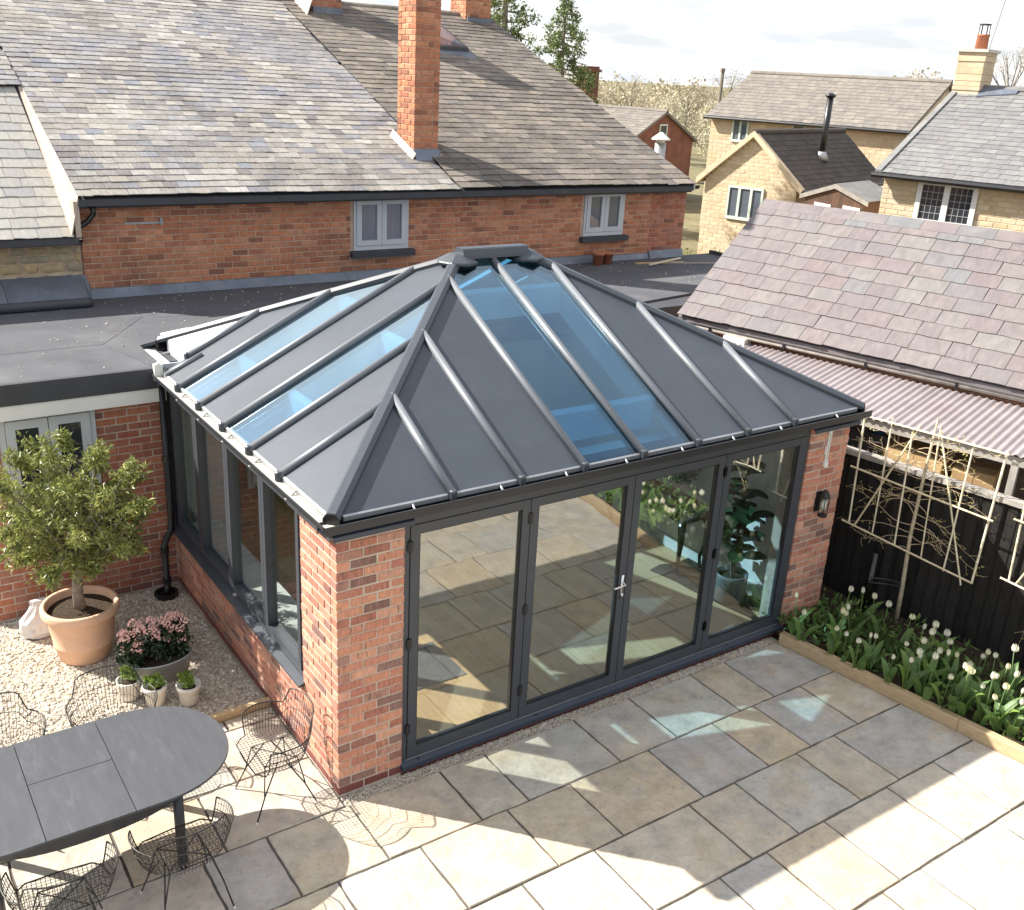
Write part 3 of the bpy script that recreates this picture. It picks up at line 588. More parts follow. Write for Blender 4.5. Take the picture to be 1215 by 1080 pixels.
# left windows
YA, YB, ZA, ZB = 0.662, 4.03, 0.70, HB - 0.001
lf = MB(); lf.box(0.020, YA, ZA, 0.125, YA + 0.05, ZB); lf.box(0.020, YB - 0.05, ZA, 0.125, YB, ZB)
lf.box(0.021, YA + 0.0505, ZB - 0.06, 0.124, YB - 0.0505, ZB); lf.box(0.021, YA + 0.0505, ZA, 0.124, YB - 0.0505, ZA + 0.05); lf.build('window_frame', 'anthracite', room)
ys = [YA + 0.052, 1.49, 2.35, 3.215, YB - 0.052]
for i in range(4):
    a, b = ys[i] + 0.003, ys[i + 1] - 0.003; za, zb_ = ZA + 0.054, ZB - 0.064; c = 0.055; x0, x1 = 0.008, 0.10
    m_ = MB(); m_.box(x0, a, za, x1, a + c, zb_); m_.box(x0, b - c, za, x1, b, zb_); m_.box(x0 + 0.001, a + c + 0.0005, za, x1 - 0.001, b - c - 0.0005, za + c); m_.box(x0 + 0.001, a + c + 0.0005, zb_ - c, x1 - 0.001, b - c - 0.0005, zb_)
    sash = m_.build('window_sash', 'anthracite', room)
    p_ = MB(); p_.box(0.060, a + c - 0.01, za + c - 0.01, 0.066, b - c + 0.01, zb_ - c + 0.01); p_.build('pane', 'glass_window', sash)
so = MB(); so.prism([(-0.055, YA - 0.03, 0.658), (0.019, YA - 0.03, 0.658), (0.019, YA - 0.03, 0.699), (-0.01, YA - 0.03, 0.690), (-0.055, YA - 0.03, 0.676)], (0, 4.08 - YA + 0.03, 0)); so.build('window_sill', 'anthracite', room)

# eaves
Ze = 2.48; SLP = 0.5
eb = MB(); eb.box(0.02, 0.025, HB + 0.001, W - 0.02, 0.14, 2.45); eb.box(0.021, 0.1405, HB + 0.001, 0.14, 4.09, 2.45); eb.box(W - 0.14, 0.1405, HB + 0.001, W - 0.021, D, 2.45); eb.box(0.1405, D - 0.12, HB + 0.15, W - 0.1405, D - 0.001, 2.45); eb.build('eaves_beam', 'anthracite', room)
for (a, b) in ((-0.055, 0.60), (5.075, W + 0.055)):
    f_ = MB(); f_.prism([(a, -0.075, HB - 0.004), (a, 0.02, HB + 0.055), (a, 0.02, HB + 0.067), (a, -0.075, HB + 0.008), ], (b - a, 0, 0)); f_.box(a, -0.0755, HB - 0.03, b, -0.07, HB + 0.007); f_.build('pier_flashing', 'sill_navy', room)
f_ = MB(); f_.prism([(-0.075, -0.055, HB - 0.004), (0.02, -0.055, HB + 0.055), (0.02, -0.055, HB + 0.067), (-0.075, -0.055, HB + 0.008)], (0, 0.76, 0)); f_.box(-0.0755, -0.055, HB - 0.03, -0.07, 0.705, HB + 0.007); f_.build('pier_flashing', 'anthracite', room)
gf = MB(); ga, gb_ = -0.155, W + 0.085
gf.box(ga, -0.160, 2.375, gb_, -0.150, 2.440); gf.box(ga, -0.1495, 2.368, gb_, -0.035, 2.380); gf.box(ga, -0.034, 2.350, gb_, -0.026, 2.43); gf.box(ga, -0.166, 2.432, gb_, -0.1605, 2.442)
gf.build('gutter', 'gutter_dark', room)
gl_ = MB(); gl_.box(-0.160, -0.149, 2.408, -0.150, 4.02, 2.440); gl_.box(-0.165, -0.149, 2.432, -0.1605, 4.02, 2.442)
gutl = gl_.build('gutter', 'gutter_dark', room)
gi = MB(); gi.box(-0.1495, -0.146, 2.400, -0.035, 4.02, 2.412); gi.box(-0.034, -0.02, 2.350, -0.020, 4.02, 2.45); gi.build('gutter_trough', 'gutter_sunlit', gutl)  # left trough coloured as sunlit; the shaded front trough stays dark

def fr_(s, d, z=0.0): return Vector((s, d, Ze + SLP * d + z))
def le_(s, d, z=0.0): return Vector((d, s, Ze + SLP * d + z))
def ri_(s, d, z=0.0): return Vector((W - d, s, Ze + SLP * d + z))
def ba_(s, d, z=0.0): return Vector((s, D - d, Ze + SLP * d + z))
FB = [0.0, 0.92, 1.55, 2.18, 2.82, 3.46, 4.09, 4.73, W]; LB = [0.0, 0.85, 1.48, 2.11, 2.74, 3.35, 3.90, D]
def strip_poly(s0, s1, Ltot, d0):
    H = D / 2; dm = lambda s: max(d0 + 0.001, min(s, Ltot - s, H))
    br = [b for b in (H, Ltot - H) if s0 + 1e-4 < b < s1 - 1e-4]
    ss = [s0] + sorted(set(br)) + [s1]
    return [(s0, d0), (s1, d0)] + [(s, dm(s)) for s in reversed(ss)]
for (fn, B, Lt, glz, side) in ((fr_, FB, W, (3, 4), 'front'), (le_, LB, D, (2, 4), 'left'), (ri_, LB, D, (2, 4), 'right'), (ba_, FB, W, (3, 4), 'back')):
    for i in range(len(B) - 1):
        d0 = -0.05
        if side == 'left' and i == len(B) - 2: d0 = 0.22
        poly = strip_poly(B[i], B[i + 1], Lt, d0)
        m_ = MB(); m_.prism([fn(s, d) for s, d in poly], (0, 0, -0.028))
        isg = i in glz
        white = side == 'left' and i == len(B) - 2
        m_.build('roof_pane' if isg else 'roof_panel', 'glass_roof' if isg else ('panel_white' if white else 'roof_panel'), room)
        if not isg:
            pc = strip_poly(B[i], B[i + 1], Lt, 0.16)
            if len(pc) >= 3 and max(d for s, d in pc) > 0.3:
                m_ = MB(); m_.prism([fn(s, d, -0.17) for s, d in pc], (0, 0, -0.02)); m_.build('ceiling_lining', 'plaster', room)
    for i in range(1, len(B) - 1):
        s = B[i]; dm = min(s, Lt - s, D / 2) - 0.015; d0 = -0.075
        if side == 'left' and i == len(B) - 2: d0 = 0.20
        m_ = MB(); m_.tube([fn(s, d0, 0.014), fn(s, dm, 0.016)], 0.035, 10); bar = m_.build('glazing_bar', 'bar_metal', room, True)
        e = MB(); a_ = fn(s, d0 - 0.004, 0.014); e.lathe([(0.033, -0.036), (0.033, 0.030), (0.022, 0.038)], 8, a_); e.build('end_cap', 'anthracite', bar)
m_ = MB(); m_.tube([le_(3.77, -0.07, 0.012), le_(3.74, 0.30, 0.012)], 0.027, 10); m_.build('glazing_bar', 'bar_metal', room, True)
# light wells under the glass strips
for (fn, a, b, d1) in ((fr_, 2.18, 3.46, 2.05), (le_, 1.48, 2.11, 1.45), (le_, 2.74, 3.35, 1.6)):
    m_ = MB()
    for s in (a + 0.012, b - 0.012):
        o = 0.010 if s < (a + b) / 2 else -0.010
        m_.prism([fn(s, 0.5, -0.032), fn(s, d1, -0.032), fn(s, d1, -0.34), fn(s, 0.5, -0.34)], fn(s + o, 0.5, 0) - fn(s, 0.5, 0))
    m_.build('light_well', 'plaster', room)
    m_ = MB()
    for d in (0.5, d1 - 0.05):
        P4 = [fn(a + 0.03, d, -0.034), fn(b - 0.03, d, -0.034), fn(b - 0.03, d, -0.30), fn(a + 0.03, d, -0.30)]
        m_.prism(P4, fn(a, d + 0.06, 0) - fn(a, d, 0))
    m_.build('ceiling_beam', 'plaster', room)
m_ = MB(); m_.prism([fr_(2.80, 0.05, -0.032), fr_(2.80, 2.4, -0.032), fr_(2.80, 2.4, -0.09), fr_(2.80, 0.05, -0.09)], (0.04, 0, 0)); m_.build('inner_batten', 'white_paint', room)
pe = MB(); pe.box(0.1405, 0.141, 2.31, W - 0.1405, 0.52, 2.345); pe.box(0.1405, 0.5205, 2.31, 0.52, 4.07, 2.345); pe.box(5.1, 0.5205, 2.31, W - 0.1405, 4.79, 2.345); pe.build('pelmet', 'plaster', room)
# hips and ridge
Hh = D / 2
for (a, b) in (((-0.06, -0.06), (Hh, Hh)), ((W + 0.06, -0.06), (W - Hh, Hh)), ((0.16, D - 0.16), (Hh, Hh)), ((W + 0.06, D + 0.06), (W - Hh, Hh))):
    A = Vector((a[0], a[1], 0)); B_ = Vector((b[0], b[1], 0)); dd = (B_ - A)
    za = Ze + SLP * min(a[0] if a[0] < W / 2 else W - a[0], a[1] if a[1] < D / 2 else D - a[1]); zb2 = Ze + SLP * Hh
    A.z, B_.z = za, zb2; n = Vector((-dd.y, dd.x, 0)).normalized()
    prof = [(-0.058, -0.02), (0.058, -0.02), (0.058, 0.012), (0.030, 0.045), (-0.030, 0.045), (-0.058, 0.012)]
    m_ = MB(); m_.prism([A + n * p + Vector((0, 0, z)) for p, z in prof], B_ - A); hip = m_.build('hip_bar', 'roof_panel', room)
    e = MB(); d_ = dd.normalized(); e.prism([A - d_ * 0.012 + n * p * 1.08 + Vector((0, 0, z * 1.1 - 0.008)) for p, z in [(-0.058, -0.06), (0.058, -0.06), (0.058, 0.012), (0.030, 0.045), (-0.030, 0.045), (-0.058, 0.012)]], d_ * 0.03); e.build('end_cap', 'black_plastic', hip)
zr = Ze + SLP * Hh
rc = MB(); prof = [(-0.10, zr + 0.0), (0.10, zr + 0.0), (0.095, zr + 0.03), (0.07, zr + 0.085), (0.055, zr + 0.096), (-0.055, zr + 0.096), (-0.07, zr + 0.085), (-0.095, zr + 0.03)]
rc.prism([(Hh + 0.02, Hh + p, z) for p, z in prof], (W - 2 * Hh - 0.04, 0, 0)); ridge = rc.build('ridge_cap', 'roof_panel', room)
for X in (Hh, W - Hh):
    e = MB(); e.lathe([(0.205, -0.035), (0.21, -0.015), (0.20, -0.003), (0.09, 0.055), (0.06, 0.065)], 8, (X, Hh, zr - 0.015)); e.build('hip_boss', 'roof_panel', ridge)
et = MB(); et.prism([fr_(0.03, -0.066, -0.03), fr_(0.03, -0.051, -0.03), fr_(0.03, -0.051, 0.006), fr_(0.03, -0.066, 0.004)], (W - 0.06, 0, 0)); et.build('eaves_trim', 'steel_grey', room)
et = MB(); et.prism([le_(0.03, -0.066, -0.03), le_(0.03, -0.051, -0.03), le_(0.03, -0.051, 0.006), le_(0.03, -0.066, 0.004)], (0, 3.85, 0)); et.build('eaves_trim', 'steel_grey', room)
cp = MB(); cp.box(0.002, 4.032, 0.70, 0.125, 4.094, 2.45); cp.build('corner_post', 'gutter_dark', room)
for B, fn, mx_ in ((FB, fr_, 99), (LB, le_, 3.6)):
    for i in range(len(B) - 1):
        s = (B[i] + B[i + 1]) / 2 + 0.12
        if s > mx_: continue
        c_ = MB(); c_.tube([fn(s, -0.07, -0.005), fn(s, -0.10, -0.012), fn(s, -0.125, -0.022), fn(s + 0.01, -0.152, -0.02)], [0.009, 0.010, 0.010, 0.008], 6); c_.build('gutter_clip', 'steel_grey' if fn is fr_ else 'panel_white', room, True)
# box gutter corner by the flat roof
bx_ = MB(); bx_.box(0.01, 4.10, 2.40, 0.215, 4.86, 2.425); bx_.build('box_gutter', 'felt_edge', room)
bx_ = MB(); bx_.box(0.216, 3.93, 2.40, 0.235, 4.66, 2.585); bx_.box(-0.02, 4.03, 2.40, 0.215, 4.05, 2.50); bx_.build('gutter_upstand', 'frame_grey', room)
# downpipe
dp = MB(); dp.tube([(-0.06, 3.985, 2.36), (-0.06, 3.985, 0.80), (-0.08, 3.97, 0.68), (-0.14, 3.93, 0.62), (-0.17, 3.915, 0.55), (-0.17, 3.915, 0.06), (-0.20, 3.87, 0.0)], 0.035, 12); dpo = dp.build('downpipe', 'black_plastic', room, True)
for z in (0.50, 0.14, 1.5): 
    x_, y_ = (-0.17, 3.915) if z < 1 else (-0.06, 3.985)
    c_ = MB(); c_.lathe([(0.046, -0.03), (0.046, 0.03)], 12, (x_, y_, z)); c_.build('pipe_collar', 'black_plastic', dpo)
dr = MB(); dr.lathe([(0.12, -0.03), (0.13, 0.03), (0.10, 0.035), (0.09, 0.0)], 12, (-0.20, 3.87, 0)); tag(dr.build('drain_gully', 'black_plastic'), 'black drain gully in the gravel below the downpipe', 'drain')

# ------------------------------------------------------------------ things inside the room
ct = thing('console_table', 'black console table with curved legs behind the glazed doors', 'table', (5.12, 2.05, 0.05))
m_ = MB(); m_.box(4.90, 1.35, 0.80, 5.37, 2.75, 0.84); m_.box(4.95, 1.42, 0.70, 5.34, 2.68, 0.7995); m_.build('table_top', 'black_wood', ct)
for (x, y, sx, sy) in ((4.96, 1.44, -1, -1), (5.33, 1.44, 1, -1), (4.96, 2.66, -1, 1), (5.33, 2.66, 1, 1)):
    m_ = MB(); m_.tube([(x, y, 0.74), (x + sx * 0.03, y + sy * 0.04, 0.60), (x + sx * 0.02, y + sy * 0.03, 0.42), (x - sx * 0.01, y - sy * 0.01, 0.22), (x, y, 0.10), (x + sx * 0.02, y + sy * 0.035, 0.056)], [0.05, 0.045, 0.032, 0.022, 0.02, 0.028], 8); m_.build('leg', 'black_wood', ct, True)
vz = thing('vase', 'clear glass vase of green sprigs on the black console table', 'vase', (5.1, 1.75, 0.84))
m_ = MB(); m_.lathe([(0.05, 0.0), (0.085, 0.06), (0.09, 0.16), (0.06, 0.24), (0.065, 0.26)], 18, (5.1, 1.75, 0.841)); m_.build('vase_body', 'glass_vase', vz, True)
pts = clumps([(5.1 + rnd.uniform(-.2, .2), 1.75 + rnd.uniform(-.25, .25), 1.15 + rnd.uniform(0, .25)) for _ in range(14)], 40, 0.10, 4); put('sprigs', leaf_mesh('sprigs', pts, 0.06, 'green_leaf', 3), vz)['kind'] = 'stuff'
m_ = MB()
for i in range(8): m_.tube([(5.1, 1.75, 0.86), (5.1 + rnd.uniform(-.15, .15), 1.75 + rnd.uniform(-.2, .2), 1.25)], 0.003, 4)
m_.build('stem', 'green_leaf', vz)
fg = thing('fig_plant', 'tall broad leaved house plant behind the last door', 'house plant', (5.08, 0.72, 0.33))
m_ = MB(); base = Vector((5.08, 0.72, 0.33)); tips = []
for (dx, dy, h) in ((0.03, 0.02, 1.55), (-0.06, 0.10, 1.15), (0.08, -0.05, 0.85)):
    pth = [base, base + Vector((dx * .6, dy * .6, h * .4)), base + Vector((dx, dy, h))]; m_.tube(pth, [0.014, 0.011, 0.007], 6)
    for i in range(int(h * 12)): t = 0.25 + 0.75 * i / (h * 12); tips.append(base + Vector((dx, dy, h)) * t)
m_.build('stem', 'trunk', fg)
q = random.Random(5)
for i, p in enumerate(tips):
    m_ = MB(); a = i * 2.4 + q.uniform(-.3, .3); d = Vector((math.cos(a), math.sin(a), q.uniform(-.1, .5))).normalized(); w = d.cross(Vector((0, 0, 1))).normalized(); s = q.uniform(0.22, 0.33)
    n = w.cross(d); prof = [(0, .02), (.15, .12), (.35, .26), (.6, .38), (.85, .30), (1.0, .05)]
    Lf = [p + d * (t * s) + w * (ww * s) - n * (t * t * .25 * s) + n * 0.03 for t, ww in prof]; Rg = [p + d * (t * s) - w * (ww * s) - n * (t * t * .25 * s) + n * 0.03 for t, ww in prof]; Ce = [p + d * (t * s) - n * (t * t * .25 * s) for t, ww in prof]
    k = len(prof); m_.add(Lf + Ce + Rg, [(j, j + 1, k + j + 1, k + j) for j in range(k - 1)] + [(k + j, k + j + 1, 2 * k + j + 1, 2 * k + j) for j in range(k - 1)], q.random())
    m_.build('leaf', 'dark_leaf', fg, True)
gp = thing('planter_pot', 'grey cylindrical planter holding the tall house plant', 'plant pot', (5.08, 0.72, 0.051))
m_ = MB(); m_.lathe([(0.15, 0), (0.17, 0.02), (0.18, 0.30), (0.18, 0.34), (0.165, 0.34), (0.16, 0.28)], 28, (5.08, 0.72, 0.052)); m_.build('pot_body', 'grey_pot', gp, True)
m_ = MB(); m_.lathe([(0.16, 0.0), (0.155, 0.01)], 20, (5.08, 0.72, 0.325)); m_.build('potting_soil', 'soil', gp)
dm = MB(); dm.box(0.75, 0.9, 0.052, 1.75, 1.55, 0.062); tag(dm.build('door_mat', 'mat_grey'), 'grey woven mat on the oak floor behind the first door', 'mat')

# ================================================================== FLAT ROOFED EXTENSION
ext = thing('flat_roof_extension', 'brick extension with flat grey felt roof left of the garden room', 'extension', (-2.0, 5.5, 0))
ZF = 2.47
m_ = MB(); m_.box(-1.85, 4.095, -0.05, -0.001, 4.30, 2.27); m_.box(-1.85, 4.301, -0.05, -1.65, 7.4, 2.27); ew = m_.build('wall', 'mortar', ext)
WX0, WX1, WZ0, WZ1 = -1.57, -0.70, 0.95, 2.145
brick_wall(ew, (-1.85, 4.09, 0), (1, 0, 0), (0, -1, 0), 1.848, 0.0, 27, CH, 'brick_annex', holes=[(1.85 + WX0, 1.85 + WX1, WZ0, WZ1)], limit=300, seed=11)
m_ = MB(); m_.prism([(-1.85, 3.985, ZF - 0.03), (-0.035, 3.985, ZF - 0.03), (-0.035, 4.11, ZF - 0.03), (-0.002, 4.12, ZF - 0.03), (-0.002, 4.87, ZF - 0.03), (0.21, 4.955, ZF - 0.03), (6.3, 4.955, ZF - 0.03), (6.9, 4.6, ZF - 0.03), (11.0, 5.3, ZF - 0.03), (11.0, 7.41, ZF - 0.03), (-1.85, 7.41, ZF - 0.03)], (0, 0, 0.03)); m_.build('felt_roof', 'felt', ext)
m_ = MB(); m_.box(-1.85, 3.965, 2.275, -0.03, 3.983, ZF + 0.012); m_.box(-1.85, 3.984, ZF + 0.0005, -0.036, 4.03, ZF + 0.012); m_.build('roof_edge', 'felt_edge', ext)
m_ = MB(); m_.box(-0.0345, 3.984, 2.275, -0.02, 4.108, ZF + 0.012); m_.box(0.22, 4.93, 2.3, 6.3, 4.953, ZF + 0.008); m_.box(10.97, 5.3, 2.2, 11.03, 7.4, ZF + 0.06); m_.build('roof_edge', 'felt_edge', ext)
m_ = MB(); m_.box(-1.85, 3.975, 2.13, -0.02, 4.097, 2.274); m_.build('fascia_board', 'white_paint', ext)
m_ = MB(); m_.box(-1.84, 4.301, 2.2, 10.9, 7.40, ZF - 0.031); m_.build('roof_deck', 'felt_edge', ext)
m_ = MB(); m_.box(-1.84, 5.10, ZF + 0.0005, -0.5, 5.16, ZF + 0.002); m_.build('felt_seam', 'felt', ext)
m_ = MB(); m_.prism([(-0.52, 5.1, ZF), (-0.34, 5.1, ZF), (0.42, 6.25, ZF), (0.30, 6.25, ZF)], (0, 0, 0.003)); m_.build('felt_seam', 'felt', ext)
m_ = MB(); m_.prism([(-0.30, 5.0, ZF), (-0.19, 5.02, ZF), (-0.04, 4.15, ZF), (-0.12, 4.12, ZF)], (0, 0, 0.004)); m_.build('felt_seam', 'felt', ext)
m_ = MB(); m_.box(6.4, 5.0, ZF + 0.0005, 6.46, 7.35, ZF + 0.002); m_.box(0.5, 6.1, ZF + 0.0005, 6.39, 6.16, ZF + 0.002); m_.build('felt_seam', 'felt', ext)
m_ = MB(); m_.tube([(-1.84, 6.92, ZF + 0.055), (-0.10, 6.92, ZF + 0.055), (-0.03, 6.95, ZF + 0.05)], 0.062, 10); m_.box(-1.84, 6.925, ZF + 0.001, -0.02, 7.40, ZF + 0.06); m_.build('raised_kerb', 'felt_edge', ext, True)
wn = MB(); fy = 4.075
wn.box(WX0, fy, WZ0, WX0 + 0.05, 4.15, WZ1 - 0.002); wn.box(WX1 - 0.05, fy, WZ0, WX1, 4.15, WZ1 - 0.002); wn.box(WX0 + 0.051, fy, WZ1 - 0.055, WX1 - 0.051, 4.15, WZ1 - 0.002); wn.box(WX0 + 0.051, fy, WZ0, WX1 - 0.051, 4.15, WZ0 + 0.05)
wo = wn.build('window', 'frame_grey', ext)
mid = (WX0 + WX1) / 2
for a, b in ((WX0 + 0.054, mid - 0.004), (mid + 0.004, WX1 - 0.054)):
    m_ = MB(); c = 0.085; z0, z1 = WZ0 + 0.054, WZ1 - 0.06
    m_.box(a, fy - 0.012, z0, a + c, 4.13, z1); m_.box(b - c, fy - 0.012, z0, b, 4.13, z1); m_.box(a + c + .0005, fy - 0.012, z0, b - c - .0005, 4.13, z0 + c); m_.box(a + c + .0005, fy - 0.012, z1 - c, b - c - .0005, 4.13, z1); m_.build('casement', 'frame_grey', wo)
    m_ = MB(); m_.box(a + c - .005, fy + 0.015, z0 + c - .005, b - c + .005, fy + 0.02, z1 - c + .005); m_.build('pane', 'pane_dark', wo)
sc = thing('security_light', 'small white box light fixed to the flat roof corner', 'light', (-0.09, 3.94, 2.30))
m_ = MB(); m_.box(-0.135, 3.905, 2.37, -0.05, 3.962, 2.535); m_.box(-0.105, 3.915, 2.536, -0.08, 3.95, 2.55); m_.build('housing', 'white_paint', sc)
m_ = MB(); m_.lathe([(0.028, 0), (0.03, 0.02), (0.02, 0.05), (0.006, 0.06)], 12, (-0.092, 3.93, 2.305)); m_.build('sensor', 'dark_metal', sc, True)
rp = MB(); rp.lathe([(0.075, 0), (0.095, 0.17), (0.11, 0.17), (0.11, 0.215), (0.095, 0.215), (0.09, 0.18)], 20, (8.10, 7.12, ZF + 0.002)); tag(rp.build('flower_pot', 'terracotta_red', None, True), 'terracotta pot on the flat roof, left of the pair under the window', 'flower pot')
rp = MB(); rp.lathe([(0.07, 0), (0.09, 0.16), (0.105, 0.16), (0.105, 0.20), (0.09, 0.20), (0.085, 0.17)], 20, (8.34, 7.16, ZF + 0.002)); tag(rp.build('flower_pot', 'terracotta_red', None, True), 'terracotta pot on the flat roof, right of the pair under the window', 'flower pot')
for i, (a, b, w, mt, lb) in enumerate((((8.80, 6.94), (9.75, 6.78), 0.05, 'timber_edge', 'reddish timber offcut lying flat on the felt roof'), ((8.88, 6.67), (9.89, 7.0), 0.035, 'bamboo', 'pale stick lying slantwise across the felt roof'), ((9.4, 6.84), (10.4, 6.46), 0.03, 'weathered_wood', 'long grey lath lying on the felt roof near its far end'))):
    a, b = Vector((*a, ZF + 0.0)), Vector((*b, ZF + 0.0)); d = b - a; n = Vector((-d.y, d.x, 0)).normalized() * w
    m_ = MB(); m_.obox(a + Vector((0, 0, 0.003 + (0.026 if i == 1 else 0))), d, n, (0, 0, 0.022)); tag(m_.build('timber_offcut', mt), lb, 'timber')

q = np.random.RandomState(21); xy = np.stack([q.uniform(-1.8, 10.5, 520), q.uniform(4.2, 7.2, 520)], 1); xy = xy[(xy[:, 0] < -0.1) | (xy[:, 1] > 5.1)]
stuff(tag(pebbles('roof_grit', xy, ZF + 0.001, 0.004, 0.012, 'gravel', 22), 'scattered pale grit and dead leaves on the flat felt roof', 'grit'))
# ================================================================== BRICK HOUSE BEHIND
house = thing('brick_house', 'long red brick house with old slate roof behind the garden room', 'house', (5.0, 10.0, 0))
EY, EZ, SP = 7.2, 3.78, 0.4
def rz_(y): return EZ + SP * (y - EY)
m_ = MB(); m_.box(0.03, 7.405, -0.05, 10.25, 7.75, 3.70); m_.box(0.03, 7.751, -0.05, 0.3, 20.5, 3.7)
m_.prism([(10.24, 7.751, -0.05), (10.24, 20.5, -0.05), (10.24, 20.5, 3.7), (10.24, 13.95, rz_(13.95) - 0.12), (10.24, 7.751, rz_(7.751) - 0.12)], (-0.3, 0, 0)); hw = m_.build('wall', 'mortar_old', house)
hs = [(3.70, 4.62, 2.87, 3.70), (7.91, 8.80, 2.89, 3.70)]
brick_wall(hw, (0.03, 7.4, 0), (1, 0, 0), (0, -1, 0), 9.40, 2.51, 15, 0.0795, 'brick_old', holes=[(a - 0.03, b - 0.03, c, d) for a, b, c, d in hs] + [(3.65, 4.69, 2.78, 2.88), (7.86, 8.87, 2.80, 2.90)], limit=215, seed=21)
m_ = MB(); m_.box(9.441, 7.43, 2.4, 10.245, 7.44, 3.7); w2 = m_.build('wall_end', 'mortar_old', house)
brick_wall(w2, (9.44, 7.395, 0), (1, 0, 0), (0, -1, 0), 0.80, 2.51, 15, 0.0795, 'brick_annex', limit=0, seed=22)
for (x0, x1, z0, z1, pm) in ((3.74, 4.63, 2.885, 3.655, 'pane_blind'), (7.95, 8.81, 2.91, 3.675, 'pane_sky')):
    f_ = MB(); y0, y1 = 7.385, 7.45; c = 0.04
    f_.box(x0, y0, z0, x0 + c, y1, z1); f_.box(x1 - c, y0, z0, x1, y1, z1); f_.box(x0 + c + .0005, y0, z1 - c, x1 - c - .0005, y1, z1); f_.box(x0 + c + .0005, y0, z0, x1 - c - .0005, y1, z0 + c * 1.6)
    fo = f_.build('window', 'frame_grey', house); xm = (x0 + x1) / 2
    for a, b in ((x0 + c + 0.004, xm - 0.003), (xm + 0.003, x1 - c - 0.004)):
        m_ = MB(); k = 0.075; za, zb2 = z0 + c * 1.6 + 0.004, z1 - c - 0.004
        m_.box(a, y0 - 0.012, za, a + k, y1 - .01, zb2); m_.box(b - k, y0 - 0.012, za, b, y1 - .01, zb2); m_.box(a + k + .0005, y0 - 0.012, za, b - k - .0005, y1 - .01, za + k); m_.box(a + k + .0005, y0 - 0.012, zb2 - k, b - k - .0005, y1 - .01, zb2); m_.build('casement', 'frame_grey', fo)
        m_ = MB(); m_.box(a + k - .005, y0 + 0.015, za + k - .005, b - k + .005, y0 + 0.02, zb2 - k + .005); m_.build('pane', pm, fo)
    s_ = MB(); s_.prism([(x0 - 0.06, 7.30, z0 - 0.095), (x0 - 0.06, 7.41, z0 - 0.095), (x0 - 0.06, 7.41, z0 - 0.004), (x0 - 0.06, 7.30, z0 - 0.018)], (x1 - x0 + 0.14, 0, 0)); s_.build('window_sill', 'felt_edge', fo)
for i in range(8):
    a, b = 0.08 + i * 1.17, 0.08 + (i + 1) * 1.17 - 0.004 + (0.02 if i % 2 else 0)
    m_ = MB(); m_.prism([(a, 7.33 + (i % 2) * 0.003, ZF + 0.0015), (a, 7.399, ZF + 0.0015), (a, 7.399, 2.59 - (0.025 if i > 6 else 0)), (a, 7.382 + (i % 2) * 0.003, 2.585 - (0.025 if i > 6 else 0))], (b - a, 0, 0)); m_.build('lead_flashing', 'lead', house)
m_ = MB(); m_.prism([(9.445, 7.31, ZF + 0.0015), (9.445, 7.394, ZF + 0.0015), (9.445, 7.394, 2.60), (9.445, 7.377, 2.60)], (0.80, 0, 0)); m_.build('lead_flashing', 'lead', house)
br = MB(); br.box(0.56, 7.385, 3.375, 1.0, 7.398, 3.40); br.box(1.0, 7.37, 3.36, 1.035, 7.398, 3.45); br.build('wall_bracket', 'steel_grey', house)
# eaves
m_ = MB(); m_.box(-0.02, 7.30, 3.60, 10.26, 7.399, 3.73); m_.build('fascia_board', 'black_plastic', house)
gt = MB(); n_ = 7; prof = [(7.235 + 0.068 * math.cos(math.pi + math.pi * i / n_), 3.735 + 0.075 * math.sin(math.pi + math.pi * i / n_)) for i in range(n_ + 1)] + [(7.235 + 0.058 * math.cos(math.pi * i / n_), 3.735 - 0.062 * math.sin(math.pi * i / n_)) for i in range(n_ + 1)]
gt.prism([(0.0, y_, z_) for y_, z_ in prof], (10.32, 0, 0)); go = gt.build('gutter', 'black_plastic', house)
for i in range(11):
    X = 0.5 + i * 0.95; m_ = MB(); m_.box(X, 7.16, 3.655, X + 0.03, 7.299, 3.675); m_.build('gutter_bracket', 'black_plastic', go)
m_ = MB(); m_.tube([(0.16, 7.235, 3.66), (0.17, 7.26, 3.54), (0.10, 7.27, 3.45), (-0.06, 7.25, 3.36), (-0.09, 7.235, 3.32)], 0.034, 10); m_.build('downpipe', 'black_plastic', house, True)
# roof deck + slates
RY = 13.95
m_ = MB()
m_.prism([(-1.6, 9.95, rz_(9.95) - 0.02), (-0.02, 9.95, rz_(9.95) - 0.02), (-0.02, 7.12, rz_(7.12) - 0.02), (10.12, 7.12, rz_(7.12) - 0.02), (10.12, RY, rz_(RY) - 0.02), (-1.6, RY, rz_(RY) - 0.02)], (0, 0, -0.08))
m_.prism([(-1.6, RY + 0.01, rz_(RY) - 0.02), (10.12, RY + 0.01, rz_(RY) - 0.02), (10.12, 20.7, 3.76), (-1.6, 20.7, 3.76)], (0, 0, -0.08))
roof = m_.build('roof', 'felt_edge', house)
S_ = Vector((0, 1, SP)).normalized(); G1, G2 = 0.160, 0.180
slates(roof, (-0.02, 7.11, rz_(7.11)), (1, 0, 0), S_, 5.37, 45, G1, 0.17, 0.30, 'slate_old', limit=190, seed=31, sag=0.02)
k0 = 19; slates(roof, (-1.6, 7.11 + k0 * G1 * S_.y, rz_(7.11) + k0 * G1 * S_.z), (1, 0, 0), S_, 1.575, 45 - k0, G1, 0.17, 0.30, 'slate_old', limit=0, seed=33, sag=0.02)
slates(roof, (5.35, 7.105, rz_(7.105) + 0.010), (1, 0, 0), S_, 4.80, 40, G2, 0.22, 0.38, 'slate_brown', limit=110, seed=32, th=0.011, sag=0.02)
X = -1.6
